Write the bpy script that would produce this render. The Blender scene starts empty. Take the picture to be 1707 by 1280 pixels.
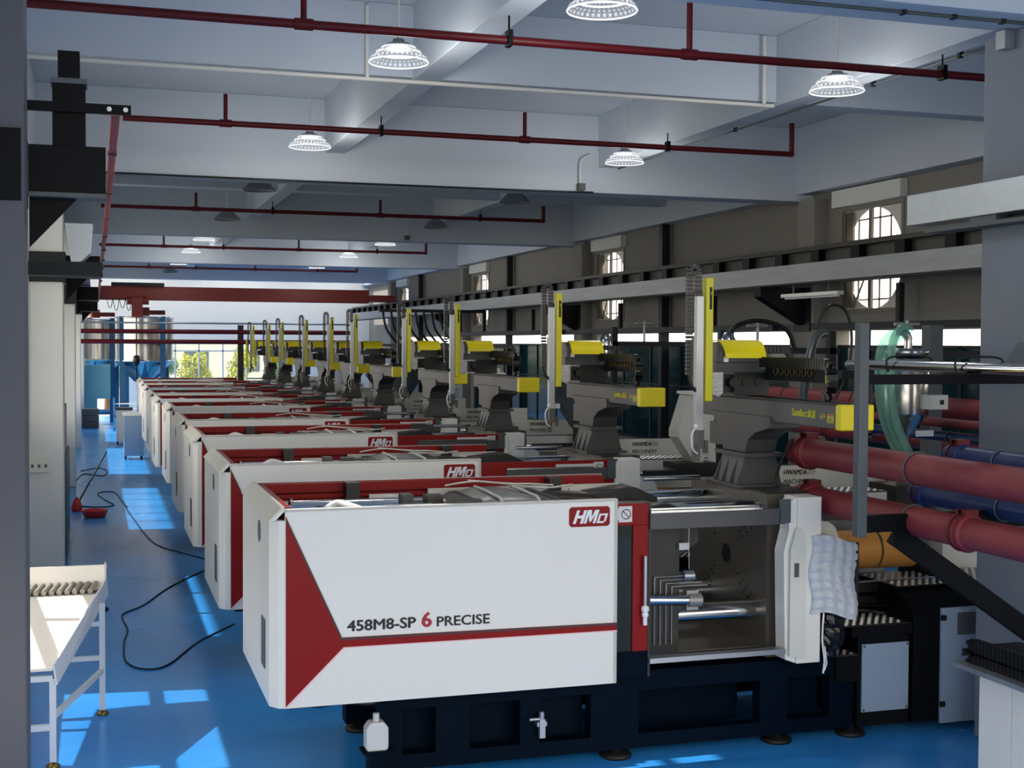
import bpy, math, random
from math import sin, cos, pi, radians, atan2, sqrt
from mathutils import Vector, Matrix
random.seed(7)
SC = bpy.context.scene
COL = SC.collection

# ---------------------------------------------------------------- camera, sky, sun, exposure
cam = bpy.data.cameras.new('camera'); camo = bpy.data.objects.new('camera', cam); COL.objects.link(camo)
yaw, pitch, roll = radians(17.5716), radians(1.7465), radians(.311)
cam.sensor_width = 36.0; cam.lens = 2192.18 / 1707 * 36.0; cam.clip_end = 400
fw = Vector((sin(yaw)*cos(pitch), cos(yaw)*cos(pitch), -sin(pitch)))
rt = Vector((cos(yaw), -sin(yaw), 0)); up = rt.cross(fw)
r2 = rt*cos(roll) + up*sin(roll); u2 = up*cos(roll) - rt*sin(roll)
camo.matrix_world = Matrix(((r2.x, u2.x, -fw.x, 0), (r2.y, u2.y, -fw.y, 0), (r2.z, u2.z, -fw.z, 2.93), (0, 0, 0, 1)))
SC.camera = camo

w = bpy.data.worlds.new('world'); SC.world = w; w.use_nodes = True
nt = w.node_tree; bg = nt.nodes['Background']
sky = nt.nodes.new('ShaderNodeTexSky'); sky.sky_type = 'NISHITA'; sky.sun_disc = False
sky.sun_elevation = radians(42); sky.sun_rotation = radians(278); sky.dust_density = 3.0; sky.air_density = 1.0
mixw = nt.nodes.new('ShaderNodeMixRGB'); mixw.blend_type = 'MIX'; mixw.inputs[0].default_value = .92
mixw.inputs[2].default_value = (6.7, 6.3, 5.8, 1)
nt.links.new(sky.outputs[0], mixw.inputs[1]); nt.links.new(mixw.outputs[0], bg.inputs[0])
bg.inputs[1].default_value = .44

sun = bpy.data.lights.new('sun', 'SUN'); sun.energy = 4.2; sun.angle = radians(.6); sun.color = (1, .95, .87)
suno = bpy.data.objects.new('sun', sun); COL.objects.link(suno)
SUN = Vector((-.72, .10, .68)).normalized()
suno.rotation_euler = SUN.to_track_quat('Z', 'Y').to_euler(); suno.location = (-20, -20, 30)

SC.view_settings.view_transform = 'Standard'; SC.view_settings.look = 'None'
SC.view_settings.exposure = 0.36; SC.view_settings.gamma = 1.0; SC.view_settings.use_curve_mapping = False
SC.cycles.max_bounces = 7; SC.cycles.diffuse_bounces = 5; SC.cycles.glossy_bounces = 4
SC.cycles.transmission_bounces = 5; SC.cycles.transparent_max_bounces = 12
SC.cycles.sample_clamp_indirect = 6; SC.cycles.caustics_reflective = False; SC.cycles.caustics_refractive = False

# ---------------------------------------------------------------- materials
def lin(c):
    c = c.lstrip('#'); v = [int(c[i:i+2], 16)/255 for i in (0, 2, 4)]
    return tuple(x/12.92 if x <= .04045 else ((x+.055)/1.055)**2.4 for x in v) + (1,)
MATS = {}
def mat(name, col, rough=.5, metal=0.0, var=.06, scale=6, bump=0.0, bscale=60, emit=None, es=0, alpha=None, coat=0, spec=None, rvar=0, streak=None):
    m = bpy.data.materials.new(name); m.use_nodes = True; n = m.node_tree; b = n.nodes['Principled BSDF']
    tc = n.nodes.new('ShaderNodeTexCoord')
    ns = n.nodes.new('ShaderNodeTexNoise'); ns.inputs['Scale'].default_value = scale; ns.inputs['Detail'].default_value = 5
    src = tc.outputs['Object']
    if streak:
        mp = n.nodes.new('ShaderNodeMapping'); mp.inputs['Scale'].default_value = streak
        n.links.new(src, mp.inputs[0]); src = mp.outputs[0]
    n.links.new(src, ns.inputs['Vector'])
    base = lin(col)
    mx = n.nodes.new('ShaderNodeMixRGB')
    mx.inputs[1].default_value = tuple(max(0, c*(1-var)) for c in base[:3]) + (1,)
    mx.inputs[2].default_value = tuple(min(1, c*(1+var)) for c in base[:3]) + (1,)
    n.links.new(ns.outputs[0], mx.inputs[0]); n.links.new(mx.outputs[0], b.inputs['Base Color'])
    b.inputs['Roughness'].default_value = rough; b.inputs['Metallic'].default_value = metal
    if rvar:
        mr = n.nodes.new('ShaderNodeMapRange'); mr.inputs[3].default_value = max(0, rough-rvar); mr.inputs[4].default_value = rough+rvar
        n.links.new(ns.outputs[0], mr.inputs[0]); n.links.new(mr.outputs[0], b.inputs['Roughness'])
    if bump:
        n2 = n.nodes.new('ShaderNodeTexNoise'); n2.inputs['Scale'].default_value = bscale; n2.inputs['Detail'].default_value = 4
        n.links.new(tc.outputs['Object'], n2.inputs['Vector'])
        bp = n.nodes.new('ShaderNodeBump'); bp.inputs['Strength'].default_value = bump; bp.inputs['Distance'].default_value = .01
        n.links.new(n2.outputs[0], bp.inputs['Height']); n.links.new(bp.outputs[0], b.inputs['Normal'])
    if emit: b.inputs['Emission Color'].default_value = lin(emit); b.inputs['Emission Strength'].default_value = es
    if coat: b.inputs['Coat Weight'].default_value = coat; b.inputs['Coat Roughness'].default_value = .1
    if alpha is not None: b.inputs['Alpha'].default_value = alpha
    if spec is not None: b.inputs['Specular IOR Level'].default_value = spec
    MATS[name] = m; return m
def glass(name, col, rough=.02, mix=.75, tint=None):
    m = bpy.data.materials.new(name); m.use_nodes = True; n = m.node_tree; n.nodes.remove(n.nodes['Principled BSDF'])
    o = n.nodes['Material Output']; t = n.nodes.new('ShaderNodeBsdfTransparent'); g = n.nodes.new('ShaderNodeBsdfPrincipled')
    g.inputs['Base Color'].default_value = lin(col); g.inputs['Roughness'].default_value = rough
    t.inputs[0].default_value = lin(tint or col)
    nz = n.nodes.new('ShaderNodeTexNoise'); nz.inputs['Scale'].default_value = 4
    mr = n.nodes.new('ShaderNodeMapRange'); mr.inputs[3].default_value = 1-mix-.03; mr.inputs[4].default_value = 1-mix+.03
    x = n.nodes.new('ShaderNodeMixShader'); n.links.new(nz.outputs[0], mr.inputs[0]); n.links.new(mr.outputs[0], x.inputs[0])
    n.links.new(t.outputs[0], x.inputs[1]); n.links.new(g.outputs[0], x.inputs[2]); n.links.new(x.outputs[0], o.inputs[0])
    MATS[name] = m; return m

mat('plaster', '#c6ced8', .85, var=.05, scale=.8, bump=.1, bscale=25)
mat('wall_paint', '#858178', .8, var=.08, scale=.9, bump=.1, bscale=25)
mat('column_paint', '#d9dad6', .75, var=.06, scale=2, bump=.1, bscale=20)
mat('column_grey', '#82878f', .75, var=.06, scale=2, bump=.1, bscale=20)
mat('column_shade', '#5c5c60', .75, var=.06, scale=2, bump=.1, bscale=20)  # darker column paint: the near column's shade is put into its colour
mat('navy', '#010e1c', .55, spec=.06, var=.15, scale=3)
mat('black_steel', '#07090d', .5, spec=.12, var=.2, scale=5)
mat('dark_steel', '#1c2022', .5, spec=.25, var=.2, scale=5)
mat('frame_grey', '#4a5254', .5, var=.1, scale=6)
mat('galvanised', '#a9b0b5', .38, .75, var=.15, scale=9, rvar=.08)
mat('runway_grey', '#8d9192', .42, .35, var=.3, scale=3, streak=(1, .4, 3))
mat('web_grey', '#35352f', .55, var=.2, scale=4)
mat('runway_dark', '#2a2623', .55, var=.2, scale=4)
mat('white_panel', '#e6e3d9', .32, var=.02, scale=1.5)
mat('cream_panel', '#d6d6ca', .4, var=.02, scale=1.5)
mat('red_panel', '#86100f', .45, spec=.2, var=.05, scale=3)
mat('red_dark', '#400a10', .4, var=.05, scale=3)
mat('pink_edge', '#f0c4bf', .5, var=.03)
mat('red_pipe', '#5c1018', .45, spec=.3, var=.12, scale=8)
mat('red_duct', '#853034', .55, var=.22, scale=7, bump=.1, bscale=30)
mat('blue_duct', '#193263', .45, var=.12, scale=5)
mat('crane_red', '#7c2419', .5, var=.12, scale=2)
mat('bright_red', '#c3222a', .4, var=.1)
mat('chrome', '#d5d6d6', .16, 1.0, var=.04, scale=8)
mat('stainless', '#c3bfb9', .22, 1.0, var=.08, scale=5, streak=(6, 6, .5))
mat('cast_grey', '#5c5955', .45, .5, var=.2, scale=9, bump=.1)
mat('cast_light', '#9b9892', .4, .5, var=.12, scale=7)
mat('cast_dark', '#34322f', .42, .5, var=.25, scale=8, bump=.1)
mat('platen_metal', '#6a6358', .4, .4, var=.2, scale=3)
mat('aluminium', '#a7aaad', .35, .8, var=.05)
mat('robot_grey', '#4c4b4a', .42, .1, var=.06, scale=3)
mat('robot_yellow', '#d9cf12', .35, var=.04, scale=4)
mat('yellow_bright', '#f0dc10', .35, var=.04, scale=4)
mat('yellow_text', '#d8d21e', .5, var=.02)
mat('black_plastic', '#0d0d0e', .35, var=.2, scale=10)
mat('rubber', '#0b0b0b', .6, var=.2)
mat('ink', '#15171c', .6, var=.02)
mat('ink_red', '#a01c2c', .5, var=.02)
mat('letter_white', '#e9eae8', .5, var=.02)
mat('gold_barrel', '#d99a4c', .36, .2, var=.12, scale=4, streak=(1, 5, 5))
mat('tread_plate', '#4c4a46', .35, .8, var=.2, scale=12)
mat('tread_bump', '#f2f0ea', .3, .2, var=.05)  # near-white colour stands in for the gleam of the metal lugs
mat('sticker', '#d6d2cf', .5, var=.05, scale=30)
mat('bubble_wrap', '#c4c9ce', .3, var=.1, scale=20, bump=.5, bscale=90, alpha=.93)
mat('table_white', '#e9e4da', .42, var=.02, scale=3)
mat('table_leg', '#dadddf', .4, var=.02)
mat('bristle', '#8f8a80', .8, var=.3, scale=40)
mat('silo_blue', '#27648a', .45, var=.08)
mat('light_blue', '#7fc0cf', .5, var=.08)
mat('teal_panel', '#12424a', .3, var=.25, scale=1.2)
mat('teal_blue', '#1c5573', .35, var=.2, scale=2)
mat('cabinet_green', '#2e3a3a', .45, var=.1)
mat('cabinet_blue', '#8d9fb2', .45, var=.06)
mat('jug', '#cfcfca', .45, var=.04)
mat('brass', '#8a7440', .35, .8, var=.1)
mat('leaf', '#a9a92a', .7, var=.4, scale=3, bump=.5, bscale=8)
mat('leaf_green', '#5f8a24', .7, var=.4, scale=3, bump=.5, bscale=8)
mat('bark', '#5b4a36', .8, var=.3)
mat('far_building', '#c9c2b4', .8, var=.05)
mat('ground_out', '#8e8f88', .9, var=.1, scale=.5)
mat('cable_red', '#b5434a', .5, var=.3, scale=30)
mat('window_frame', '#c8cccf', .5, var=.04)
mat('grimy_sash', '#6d6252', .6, var=.25, scale=9)
mat('lamp_led', '#ffffff', .5, emit='#f4f8ff', es=14)
mat('lamp_shade_lit', '#22262b', .3, spec=.1, emit='#dfe8f4', es=.30, alpha=.5)
mat('lamp_facet_lit', '#151515', .4, spec=.1, emit='#f6faff', es=.75)
mat('lamp_ring_lit', '#151515', .4, spec=.1, emit='#ffffff', es=.8)
mat('lamp_shade_off', '#8b9299', .3, alpha=.8)
mat('tube_light', '#ffffff', .5, emit='#fff6e6', es=5)
glass('door_glass', '#20302f', .05, .55, '#56706c')
glass('clear_hose', '#a8d6c4', .1, .62, '#d4ece4')
glass('pane', '#dfe8ea', .02, .93, '#f4fafa')
glass('teal_glass', '#173c42', .08, .42, '#1d4a50')

# blue epoxy floor
def floor_mat():
    m = bpy.data.materials.new('epoxy_floor'); m.use_nodes = True; n = m.node_tree; b = n.nodes['Principled BSDF']
    tc = n.nodes.new('ShaderNodeTexCoord')
    a = n.nodes.new('ShaderNodeTexNoise'); a.inputs['Scale'].default_value = .55; a.inputs['Detail'].default_value = 6
    c = n.nodes.new('ShaderNodeTexNoise'); c.inputs['Scale'].default_value = 14; c.inputs['Detail'].default_value = 4
    for q in (a, c): n.links.new(tc.outputs['Object'], q.inputs['Vector'])
    r = n.nodes.new('ShaderNodeValToRGB')
    r.color_ramp.elements[0].position = .3; r.color_ramp.elements[0].color = lin('#2b93ea')
    r.color_ramp.elements[1].position = .75; r.color_ramp.elements[1].color = lin('#45a9fb')
    n.links.new(a.outputs[0], r.inputs[0])
    mx = n.nodes.new('ShaderNodeMixRGB'); mx.blend_type = 'MULTIPLY'; mx.inputs[0].default_value = .10
    n.links.new(r.outputs[0], mx.inputs[1]); n.links.new(c.outputs[0], mx.inputs[2]); n.links.new(mx.outputs[0], b.inputs['Base Color'])
    mr = n.nodes.new('ShaderNodeMapRange'); mr.inputs[3].default_value = .16; mr.inputs[4].default_value = .34
    n.links.new(a.outputs[0], mr.inputs[0]); n.links.new(mr.outputs[0], b.inputs['Roughness'])
    bp = n.nodes.new('ShaderNodeBump'); bp.inputs['Strength'].default_value = .16; bp.inputs['Distance'].default_value = .02
    n.links.new(a.outputs[0], bp.inputs['Height']); n.links.new(bp.outputs[0], b.inputs['Normal'])
    b.inputs['Specular IOR Level'].default_value = .45
    MATS['epoxy'] = m
floor_mat()

# ---------------------------------------------------------------- mesh builder
class MB:
    def __init__(s): s.v = []; s.f = []; s.sm = []
    def add(s, vs, fs, smooth=False):
        k = len(s.v); s.v += [tuple(p) for p in vs]
        for f in fs: s.f.append(tuple(i+k for i in f)); s.sm.append(smooth)
        return s
    def box(s, x0, y0, z0, x1, y1, z1):
        x0, x1 = sorted((x0, x1)); y0, y1 = sorted((y0, y1)); z0, z1 = sorted((z0, z1))
        return s.add([(x0,y0,z0),(x1,y0,z0),(x1,y1,z0),(x0,y1,z0),(x0,y0,z1),(x1,y0,z1),(x1,y1,z1),(x0,y1,z1)],
                     [(0,3,2,1),(4,5,6,7),(0,1,5,4),(1,2,6,5),(2,3,7,6),(3,0,4,7)])
    def prism(s, poly, ax, a, b, smooth=False):
        # poly: 2-D points in the plane across ax: x->(y,z)  y->(x,z)  z->(x,y)
        def P(p, t): return {'x': (t, p[0], p[1]), 'y': (p[0], t, p[1]), 'z': (p[0], p[1], t)}[ax]
        n = len(poly); vs = [P(p, a) for p in poly] + [P(p, b) for p in poly]
        area = sum(poly[i][0]*poly[(i+1) % n][1]-poly[(i+1) % n][0]*poly[i][1] for i in range(n))
        flip = (area > 0) ^ (b > a) ^ (ax == 'y')
        side = [(i, (i+1) % n, n+(i+1) % n, n+i) for i in range(n)]
        bot = tuple(range(n))[::-1]; top = tuple(range(n, 2*n))
        if flip: side = [f[::-1] for f in side]; bot = bot[::-1]; top = top[::-1]
        k = len(s.v); s.v += vs
        for f in side: s.f.append(tuple(i+k for i in f)); s.sm.append(smooth)
        for f in (bot, top): s.f.append(tuple(i+k for i in f)); s.sm.append(False)
        return s
    def cyl(s, p0, p1, r, n=12, r1=None, caps=True):
        p0, p1 = Vector(p0), Vector(p1); d = (p1-p0).normalized(); r1 = r if r1 is None else r1
        a = d.orthogonal().normalized(); b = d.cross(a)
        ring = [a*cos(2*pi*i/n)+b*sin(2*pi*i/n) for i in range(n)]
        vs = [p0+q*r for q in ring]+[p1+q*r1 for q in ring]
        s.add(vs, [(i, (i+1) % n, n+(i+1) % n, n+i) for i in range(n)], True)
        if caps: s.add(vs, [tuple(range(n))[::-1], tuple(range(n, 2*n))])
        return s
    def tube(s, pts, r, n=8, caps=True):
        pts = [Vector(p) for p in pts]
        if 4 <= len(pts) <= 8:      # round the bends of hoses and cables
            P = pts; out = []
            for i in range(len(P)-1):
                a, b, c, d = P[max(i-1, 0)], P[i], P[i+1], P[min(i+2, len(P)-1)]
                for k in range(5):
                    u = k/5; out.append(.5*((2*b)+(c-a)*u+(2*a-5*b+4*c-d)*u*u+(3*b-a-3*c+d)*u**3))
            pts = out+[P[-1]]
        m = len(pts); vs = []; a = None
        for i, p in enumerate(pts):
            d = (pts[min(i+1, m-1)]-pts[max(i-1, 0)]).normalized()
            if a is None: a = d.orthogonal().normalized()
            a = (a-d*a.dot(d)).normalized(); b = d.cross(a)
            vs += [p+(a*cos(2*pi*k/n)+b*sin(2*pi*k/n))*r for k in range(n)]
        fs = [(i*n+k, i*n+(k+1) % n, (i+1)*n+(k+1) % n, (i+1)*n+k) for i in range(m-1) for k in range(n)]
        s.add(vs, fs, True)
        if caps: s.add(vs, [tuple(range(n))[::-1], tuple(range((m-1)*n, m*n))])
        return s
    def lathe(s, prof, c, n=24, smooth=True):
        vs = []; c = Vector(c)
        for r, z in prof: vs += [c+Vector((r*cos(2*pi*k/n), r*sin(2*pi*k/n), z)) for k in range(n)]
        fs = [(i*n+k, i*n+(k+1) % n, (i+1)*n+(k+1) % n, (i+1)*n+k) for i in range(len(prof)-1) for k in range(n)]
        return s.add(vs, fs, smooth)
    def bar(s, p0, p1, wd, ht, upv=(0, 0, 1)):
        p0, p1 = Vector(p0), Vector(p1); d = (p1-p0).normalized(); u = Vector(upv); sd = d.cross(u)
        if sd.length < 1e-4: u = Vector((0, 1, 0)); sd = d.cross(u)
        sd.normalize(); u = sd.cross(d).normalized(); a = sd*wd/2; b = u*ht/2
        vs = [p0-a-b, p0+a-b, p0+a+b, p0-a+b, p1-a-b, p1+a-b, p1+a+b, p1-a+b]
        return s.add(vs, [(3,2,1,0),(4,5,6,7),(0,1,5,4),(1,2,6,5),(2,3,7,6),(3,0,4,7)])
    def sphere(s, c, r, n=10, m=6, sz=1.0):
        prof = [(max(1e-4, r*sin(pi*j/m)), -r*sz*cos(pi*j/m)) for j in range(m+1)]
        return s.lathe(prof, c, n)
    def build(s, name, material, parent=None, label=None, bevel=0, kind=None, org=None):
        me = bpy.data.meshes.new(name)
        o = bpy.data.objects.new(name, me)
        off = Vector((0, 0, 0))
        if parent is not None:
            p = parent
            while p is not None: off += p.location; p = p.parent
        elif org: off = Vector(org)
        me.from_pydata([tuple(Vector(p)-off) for p in s.v], [], s.f)
        me.polygons.foreach_set('use_smooth', s.sm); me.materials.append(MATS[material]); me.update()
        if parent is None and org: o.location = org
        COL.objects.link(o); o.parent = parent
        if label: o['label'] = label
        if kind: o['kind'] = kind
        if bevel:
            md = o.modifiers.new('bevel', 'BEVEL'); md.width = bevel; md.segments = 2; md.limit_method = 'ANGLE'; md.angle_limit = radians(50)
        return o

def thing(name, label, cat, loc=(0, 0, 0), group=None):
    o = bpy.data.objects.new(name, None); o.empty_display_size = .1; COL.objects.link(o); o.location = loc
    o['label'] = label; o['category'] = cat
    if group: o['group'] = group
    return o
def tag(o, label, cat, group=None):
    o['label'] = label; o['category'] = cat
    if group: o['group'] = group
    return o
def kids(o): return [c for c in ALL_KIDS.get(o.name, [])]
ALL_KIDS = {}
def index_kids(o):
    for c in bpy.data.objects:
        if c.parent: ALL_KIDS.setdefault(c.parent.name, [])
    def rec(p):
        ch = [c for c in bpy.data.objects if c.parent == p]
        ALL_KIDS[p.name] = ch
        for c in ch: rec(c)
    rec(o)
def copy_tree(o, parent=None, skip=()):
    c = o.copy(); COL.objects.link(c); c.parent = parent
    for ch in ALL_KIDS.get(o.name, []):
        if ch.name.split('.')[0] in skip: continue
        copy_tree(ch, c, skip)
    return c
def struct(o): o['kind'] = 'structure'; return o

def text(name, s, size, material, parent, origin, face='-y', shear=0, bold=0, width=None, ext=.002, sx=1.0, label=None):
    cu = bpy.data.curves.new(name, 'FONT'); cu.body = s; cu.size = size; cu.extrude = ext; cu.shear = shear
    cu.resolution_u = 3
    to = bpy.data.objects.new(name, cu); COL.objects.link(to)
    dg = bpy.context.evaluated_depsgraph_get(); me = bpy.data.meshes.new_from_object(to.evaluated_get(dg))
    bpy.data.objects.remove(to); bpy.data.curves.remove(cu)
    if not len(me.vertices): return None
    xs = [v.co.x for v in me.vertices]; x0 = min(xs); wd = max(xs)-x0
    k = (width/wd) if width else sx
    off = Vector((0, 0, 0)); p = parent
    while p is not None: off += p.location; p = p.parent
    O = Vector(origin)-off
    cs = [v.co.copy() for v in me.vertices]; fs = [tuple(p.vertices) for p in me.polygons]
    reps = [(0, 0)] if not bold else [(0, 0), (bold, 0), (-bold, 0), (0, bold*.6), (0, -bold*.6)]
    V = []; F = []
    for q, (dx, dz) in enumerate(reps):
        n0 = len(V)
        for c_ in cs:
            a, b, c = (c_.x-x0)*k+dx, c_.y+dz, c_.z + q*.00012
            V.append(O + (Vector((a, -c, b)) if face == '-y' else Vector((-c, -a, b))))
        F += [tuple(i+n0 for i in f) for f in fs]
    me = bpy.data.meshes.new(name); me.from_pydata([tuple(p) for p in V], [], F)
    me.name = name; me.materials.clear(); me.materials.append(MATS[material])
    o = bpy.data.objects.new(name, me); COL.objects.link(o); o.parent = parent
    if label: o['label'] = label
    return o

def wall_grid(name, axis, t0, t1, a0, a1, z0, z1, holes, material):
    """wall slab across `axis` ('x' or 'y') between t0..t1, spanning a0..a1 and z0..z1, with rectangular holes (a,b,z,z')."""
    A = sorted({a0, a1} | {h[0] for h in holes} | {h[1] for h in holes}); Z = sorted({z0, z1} | {h[2] for h in holes} | {h[3] for h in holes})
    m = MB()
    for i in range(len(A)-1):
        for j in range(len(Z)-1):
            ca, cz = (A[i]+A[i+1])/2, (Z[j]+Z[j+1])/2
            if any(h[0] < ca < h[1] and h[2] < cz < h[3] for h in holes): continue
            if axis == 'x': m.box(t0, A[i], Z[j], t1, A[i+1], Z[j+1])
            else: m.box(A[i], t0, Z[j], A[i+1], t1, Z[j+1])
    return struct(m.build(name, material))

# ---------------------------------------------------------------- the hall
XL, XR, YF, YB = -1.0, 10.85, 54.0, -1.6
SLAB = 6.35
struct(MB().box(XL-.2, YB, -.12, XR+.2, YF+.2, 0).build('floor', 'epoxy'))
struct(MB().box(XL-.2, YB, SLAB, XR+.2, 50.2, SLAB+.2).box(XL-.2, 53.4, SLAB, XR+.2, YF+.2, SLAB+.2).box(XL-.2, 50.2, SLAB, XL+.4, 53.4, SLAB+.2).box(XR-.4, 50.2, SLAB, XR+.2, 53.4, SLAB+.2).build('ceiling', 'plaster'))  # unseen gap near the far end, added to light the far wall
MAINY = [8.3, 18.5, 28.7, 38.9, 49.1]
for y in MAINY:
    struct(MB().box(XL, y if y > 9 else 7.58, 5.2, XR, y+.5 if y > 9 else 8.05, SLAB).build('cross_beam', 'plaster', bevel=.01))
for y in (3.2, 13.1, 23.5, 33.7, 43.9):
    struct(MB().box(XL, y, 5.62, XR, y+.3, SLAB).build('secondary_cross_beam', 'plaster', bevel=.01))
def seg_y(name, x0, x1, z):
    cuts = [YB]
    for y in MAINY: cuts += ([y, y+.5] if y > 9 else [7.58, 8.05])
    cuts += [YF]
    for i in range(0, len(cuts)-1, 2):
        if cuts[i+1]-cuts[i] > .3: struct(MB().box(x0, cuts[i], z, x1, cuts[i+1], SLAB).build(name, 'plaster', bevel=.01))
seg_y('lengthwise_beam', 3.08, 3.36, 5.6)
seg_y('lengthwise_beam', 7.2, 7.45, 5.58)
struct(MB().box(10.55, YB, 5.3, XR, YF, SLAB).build('edge_beam', 'plaster', bevel=.01))
struct(MB().box(XL, YB, 5.3, XL+.25, YF, SLAB).build('edge_beam', 'plaster', bevel=.01))

# right wall with square fan windows and a low ribbon of teal glass
WINY = [6.65, 16.85, 27.1, 37.3, 47.4]
holes = [(y-.83, y+.83, 3.42, 5.02) for y in WINY]
RIB = [(8.8, 17.8), (19.2, 27.9), (29.4, 38.1), (39.6, 48.4)]
holes += [(a, b, .95, 3.16) for a, b in RIB]
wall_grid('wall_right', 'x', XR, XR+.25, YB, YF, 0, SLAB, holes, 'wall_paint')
for k, y in enumerate(WINY):
    m = MB(); c = (y, 4.22); R = .74
    # sheet with a round opening: ring of quads from circle to square
    n = 32; vs = []; fs = []
    for t in (XR+.05, XR+.07):
        for i in range(n):
            a = 2*pi*i/n + pi/n; ca, sa = cos(a), sin(a); q = .81/max(abs(ca), abs(sa))
            vs += [(t, c[0]+R*ca, c[1]+R*sa), (t, c[0]+q*ca, c[1]+q*sa)]
    for i in range(n):
        j = (i+1) % n
        fs += [(2*i, 2*i+1, 2*j+1, 2*j), (2*n+2*i, 2*n+2*j, 2*n+2*j+1, 2*n+2*i+1), (2*i, 2*j, 2*n+2*j, 2*n+2*i)]
    m.add(vs, fs)
    wn = struct(m.build('window_%d' % (k+1), 'cream_panel'))
    f = MB()
    for (a, b, e, g) in ((-.83, -.77, -.8, .8), (.77, .83, -.8, .8)): f.box(XR-.02, y+a, 4.22+e, XR+.04, y+b, 4.22+g)
    f.box(XR-.02, y-.77, 3.42, XR+.04, y+.77, 3.48); f.box(XR-.02, y-.77, 4.96, XR+.04, y+.77, 5.02); f.box(XR-.01, y-.02, 3.48, XR+.03, y+.02, 4.96)
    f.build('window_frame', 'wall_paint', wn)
    g = MB()
    for i in range(-2, 3): g.box(XR+.14, y+i*.28-.012, 3.45, XR+.16, y+i*.28+.012, 5.0)
    for i in range(-2, 3): g.box(XR+.14, y-.8, 4.22+i*.3-.012, XR+.16, y+.8, 4.22+i*.3+.012)
    g.build('grille', 'grimy_sash', wn)
    s_ = MB()     # open sash with vertical reeding on the far half
    s_.box(XR-.0, y+.02, 3.5, XR+.02, y+.06, 4.94).bar((XR, y+.45, 3.5), (XR, y+.12, 4.0), .02, .02); s_.box(XR, y+.68, 3.5, XR+.02, y+.73, 4.94)
    for i in range(6): s_.box(XR, y+.5+i*.035, 3.5, XR+.015, y+.52+i*.035, 4.94)
    s_.build('sash', 'grimy_sash', wn)
    struct(MB().box(10.72, y-.9, 5.02, XR, y+.9, 5.28).build('window_lintel', 'column_paint', bevel=.01))
k = 6
for a, b in RIB:
    fr = MB(); n = int((b-a)/1.45); st = (b-a)/n
    for z in (.95, 2.10, 2.90): fr.box(XR+.05, a, z, XR+.1, b, z+.04)
    for i in range(n+1): fr.box(XR+.05, a+i*st-.03, .95, XR+.1, a+i*st+.03, 2.92)
    wn = struct(fr.build('window_%d' % k, 'dark_steel')); k += 1
    for i in range(n):
        MB().box(XR+.07, a+i*st+.03, .99, XR+.08, a+(i+1)*st-.03, 2.10).build('pane', 'teal_glass', wn)
        MB().box(XR+.07, a+i*st+.03, 2.14, XR+.08, a+(i+1)*st-.03, 2.93).build('pane', 'teal_glass', wn)
# wall pilasters
for y in (18.45, 28.65, 38.85, 49.05):
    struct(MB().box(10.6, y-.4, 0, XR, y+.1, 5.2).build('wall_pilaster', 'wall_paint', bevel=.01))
# dark steel framing on the right wall
for y in (13.6, 23.8, 34.0, 44.2):
    tag(MB().box(10.62, y, 0, 10.78, y+.16, 5.3).build('steel_post', 'dark_steel', org=(10.7, y, 0)), 'dark steel post against the right wall, %s' % {13.6: 'nearest the camera', 23.8: 'between the first and second pilasters', 34.0: 'between the second and third pilasters', 44.2: 'farthest down the hall'}[y], 'post', 'steel wall posts')
for y0, y1, w_ in ((9, 17.9, 'nearest bay'), (19.1, 28.1, 'second bay'), (29.3, 38.2, 'third bay')):
    t = thing('wall_rail_frame', 'dark horizontal steel rail frame on the right wall, %s' % w_, 'frame', (10.7, y0, 3.1), 'rail frames on the wall')
    MB().box(10.48, y0, 3.17, 10.60, y1, 3.27).build('rail', 'dark_steel', t)
    for yy in (y0+2.2, y0+6.6): MB().box(10.50, yy, 3.27, 10.58, yy+.09, 3.8).build('upright', 'dark_steel', t)

# far wall with windows
FW = [(2.1, 7.6, 1.0, 3.0)]
wall_grid('wall_far', 'y', YF, YF+.25, XL, XR, 0, SLAB, FW + [(-.9, 1.2, 0, 2.9)], 'column_paint')
fr = MB()
for x in (2.1, 3.0, 3.92, 4.86, 5.8, 6.7, 7.55): fr.box(x, YF+.08, 1.0, x+.06, YF+.16, 3.0)
for z in (1.0, 2.55, 2.94): fr.box(2.1, YF+.08, z, 7.6, YF+.16, z+.06)
wn = struct(fr.build('window_20', 'window_frame'))
for i, x in enumerate((2.16, 3.06, 3.98, 4.92, 5.86, 6.76)):
    MB().box(x, YF+.11, 1.06, x+.84, YF+.12, 2.55).build('pane', 'pane', wn)
    MB().box(x, YF+.11, 2.61, x+.84, YF+.12, 2.94).build('pane', 'pane', wn)

# left wall: large windows between the columns, sills set to steer the sun
LH = [(-1.2, 2.9, 1.0, 4.0), (3.4, 7.2, .9, 2.0), (8.3, 11.6, .7, 2.0), (7.95, 9.3, 3.9, 5.15), (13.6, 17.2, 1.95, 5.0), (21.5, 27.6, 1.4, 5.0), (30.5, 38, 1.2, 5.0), (40.5, 48, 1.2, 5.0), (49.4, 53.6, .3, 5.1)]  # the high near opening and the far-end one are added for light
wall_grid('wall_left', 'x', XL-.25, XL, YB, YF, 0, SLAB, LH, 'column_paint')
for k, (a, b, z0, z1) in enumerate(LH):
    fr = MB(); n = max(2, int((b-a)/1.0)); st = (b-a)/n
    for i in range(n+1): fr.box(XL-.16, a+i*st-.03, z0, XL-.1, a+i*st+.03, z1)
    for z in (z0, z0+(z1-z0)*.6, z1-.06): fr.box(XL-.16, a, z, XL-.1, b, z+.06)
    struct(fr.build('window_%d' % (30+k), 'window_frame'))
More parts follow.
